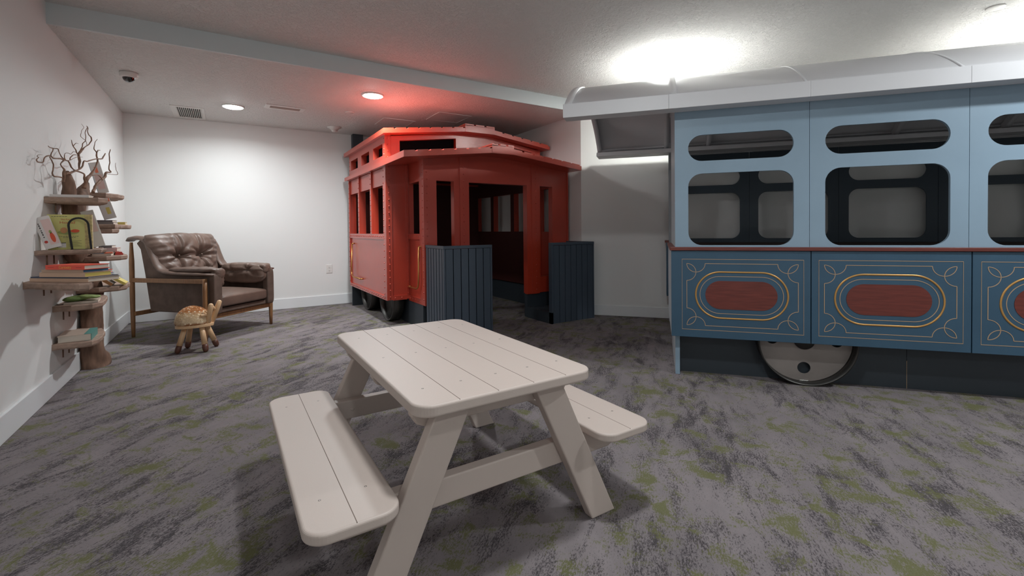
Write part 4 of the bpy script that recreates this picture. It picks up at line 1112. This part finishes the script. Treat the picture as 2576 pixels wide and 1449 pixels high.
# left upper shelf: standing books and an arch bookend
t = thing('board_book', 'yellow green storybook standing open-backed behind the black arch bookend', 'book', (-.893, 3.775, .905), R(0))
MB().box(0, 0, 0, .168, .003, .212).box(0, .017, 0, .168, .020, .212).build('cover', B_yg, t)
MB().box(.166, -.0005, 0, .200, .0205, .211).build('spine', B_gilt, t)
MB().box(.003, .003, .003, .166, .017, .209).build('page_block', M_paper, t)
fz = lambda cx, cz: Matrix.Translation((cx, -.0008, cz)) @ Matrix.Rotation(R(90), 4, 'X')
text_mesh('lettering', 'The Fox and', .0125, B_rust, t, fz(.090, .182), .0002); text_mesh('lettering', 'Hound', .021, B_rust, t, fz(.088, .163), .0002, 1.2)
b = MB(); q_ = random.Random(5)
for (x_, x1_, z_) in ((.018, .085, .199), (.050, .136, .078), (.068, .118, .071)):
    while x_ < x1_:
        wl = q_.uniform(.004, .011); b.box(x_, -.0006, z_, x_+wl, 0, z_+.0022); x_ += wl+.0025
b.build('fine_print', B_ink, t)
el = lambda cx, cz, rx_, rz_: [(cx+rx_*math.cos(2*math.pi*k/24), cz+rz_*math.sin(2*math.pi*k/24)) for k in range(24)]
MB().plate(el(.092, .104, .048, .014), [], -.0006, 0, FY).build('picture_ground', B_art3, t)
MB().plate(el(.072, .116, .016, .018), [], -.0010, -.0004, FY).build('picture_patch', B_art1, t)
MB().plate(el(.122, .112, .020, .010), [], -.0010, -.0004, FY).build('picture_patch', B_art2, t)
b = MB()
for k in range(7): b.box(.092, -.0006, .018+k*.0055, .150-(k % 3)*.008, 0, .0192+k*.0055)
b.build('small_print', B_ink, t)
MB().box(.045, -.0008, .012, .080, 0, .042).build('price_label', B_white, t)
MB().box(.045, -.0011, .038, .080, -.0002, .042).build('label_bar', B_ink, t)
# white book leaning to the left in front
t = thing('picture_book', 'white storybook leaning left on the yellow green book, beside the wall', 'book', (-.862, 3.735, .917))
t.rotation_euler = (R(0), R(-17), 0)
MB().box(-.030, 0, 0, .040, .003, .190).box(-.030, .013, 0, .040, .016, .190).box(-.032, 0, 0, -.030, .016, .190).build('cover', B_white, t)
MB().box(-.029, .003, .002, .038, .013, .188).build('page_block', M_paper, t)
MB().box(-.002, -.0006, .02, .038, 0, .172).build('picture_panel', B_pink, t)
MB().plate(el(.020, .060, .010, .030), [], -.0012, -.0004, FY).build('picture_patch', B_art2, t)
MB().plate(el(.019, .095, .006, .010), [], -.0012, -.0004, FY).build('picture_patch', B_art3, t)
MB().plate(el(-.016, .042, .008, .008), [], -.0008, 0, FY).build('spine_emblem', B_dkred, t)
b = MB()
for k in range(7): b.box(-.0185, -.0008, .068+k*.0135, -.0135, 0, .068+k*.0135+(.010 if k % 3 else .006))
b.build('spine_print', B_ink, t)
# arch bookend
t = thing('bookend', 'black iron arch bookend standing against the yellow green book', 'bookend', (-.744, 3.745, .905))
pts = [(-.040, 0, .0), (-.043, 0, .05), (-.046, 0, .10), (-.050, 0, .145)]
arc_ = [(-.005-.045*math.cos(math.pi*k/14), 0, .145+.045*math.sin(math.pi*k/14)) for k in range(1, 14)]
pts = [(-.036, 0, 0), (-.044, 0, .075), (-.050, 0, .145)]+arc_+[(.040, 0, .145), (.045, 0, .075), (.050, 0, 0)]
b = MB(); b.stroke([(p[0], p[2]) for p in pts], .0105, -.002, .002, lambda u, v, w_: (u, w_, v)); b.build('arch', M_iron, t)
MB().box(-.045, -.002, 0, .052, .028, .0012).build('foot_plate', M_iron, t)
# right middle shelf
zq = .841; G4 = 'books stacked on the right middle shelf'
for (x, y, a, Ln, W_, T, cov, lab) in ((-.782, 4.235, 2, .100, .20, .016, B_cream, 'pale thick hardback at the bottom of the right middle shelf, beside the trunk'),
                                    (-.782, 4.240, 1, .060, .19, .006, B_blue, 'thin blue book on the pale hardback on the right middle shelf')):
    book('picture_book', lab, (x, y, zq), R(a), Ln, W_, T, cov, group=G4); zq += T+.0005
book('picture_book', 'small salmon booklet on the thick pale hardback, right middle shelf', (-.720, 4.245, .8585), R(6), .045, .09, .008, B_orange, group=G4)
book('picture_book', 'deep red booklet near the tip of the right middle shelf', (-.680, 4.37, .841), R(12), .045, .10, .012, B_dkred, group=G4)
book('picture_book', 'slim red booklet on top of the deep red one at the right middle shelf tip', (-.678, 4.38, .8535), R(16), .036, .09, .009, B_dkred, group=G4)
zq = .841
for (x, y, Ln, T, cov, lab) in ((-.790, 4.47, .095, .024, B_white, 'white boxy book at the back of the right middle shelf'), (-.790, 4.475, .105, .026, B_pink, 'pink and white patterned book above the white one, right middle shelf'),
                                (-.790, 4.48, .075, .016, B_grey, 'grey book on top of the pink patterned book, right middle shelf')):
    book('picture_book', lab, (x, y, zq), R(0), Ln, .16, T, cov, group=G4); zq += T+.0005
# upper right shelf
zq = 1.067; G5 = 'books lying on the upper right shelf'
for (x, y, Ln, T, cov, lab) in ((-.788, 4.40, .098, .015, B_grey, 'grey book at the bottom of the pile on the upper right shelf'), (-.788, 4.41, .091, .015, colour('slate_cover', (116, 108, 108)), 'darker grey book in the pile on the upper right shelf')):
    book('picture_book', lab, (x, y, zq), R(0), Ln, .18, T, cov, group=G5); zq += T+.0005
book('picture_book', 'narrow yellow and white booklet behind the grey pile on the upper right shelf', (-.700, 4.62, 1.067), R(0), .045, .10, .020, B_yel, group=G5)
def leaning(label, x, y, z, Wd, Hh, T, cov, spine, ang, art=None):
    t = thing('picture_book', label, 'book', (x, y, z)); t.rotation_euler = (0, R(ang), 0)
    MB().box(0, 0, 0, Wd, .002, Hh).box(0, T-.002, 0, Wd, T, Hh).build('cover', cov, t)
    MB().box(-.002, 0, 0, 0, T, Hh).build('spine', spine, t); MB().box(.001, .002, .002, Wd-.002, T-.002, Hh-.002).build('page_block', M_paper, t)
    for (nm, m_, a, c_, d, e) in art or []: MB().box(a, -.0008, c_, d, 0, e).build(nm, m_, t)
    return t
leaning('white picture book with pink artwork leaning beside the trunk above the yellow green book', -.782, 4.02, .905+.128-.128, .062, .245, .012, B_white, B_white, -14,
        [('picture_panel', B_pink, .008, .10, .054, .22)]).location = (-.742, 4.06, .906)
leaning('white book with orange top band leaning on the grey pile, upper right shelf', -.745, 4.44, 1.099, .070, .150, .012, B_white, B_grey, -16,
        [('title_band', B_orange, .0, .125, .070, .150), ('picture_patch', B_yel, .030, .035, .052, .085)])
leaning('white picture book with blue spine leaning behind the branches at the top', -.800, 4.58, 1.300, .062, .235, .012, B_white, B_blue, -13,
        [('picture_patch', B_pink, .010, .03, .052, .14), ('picture_patch', B_orange, .022, .155, .040, .20)])
book('picture_book', 'thin white book lying on the topmost left shelf under the branches', (-.905, 3.885, 1.229), R(0), .180, .13, .016, B_white)
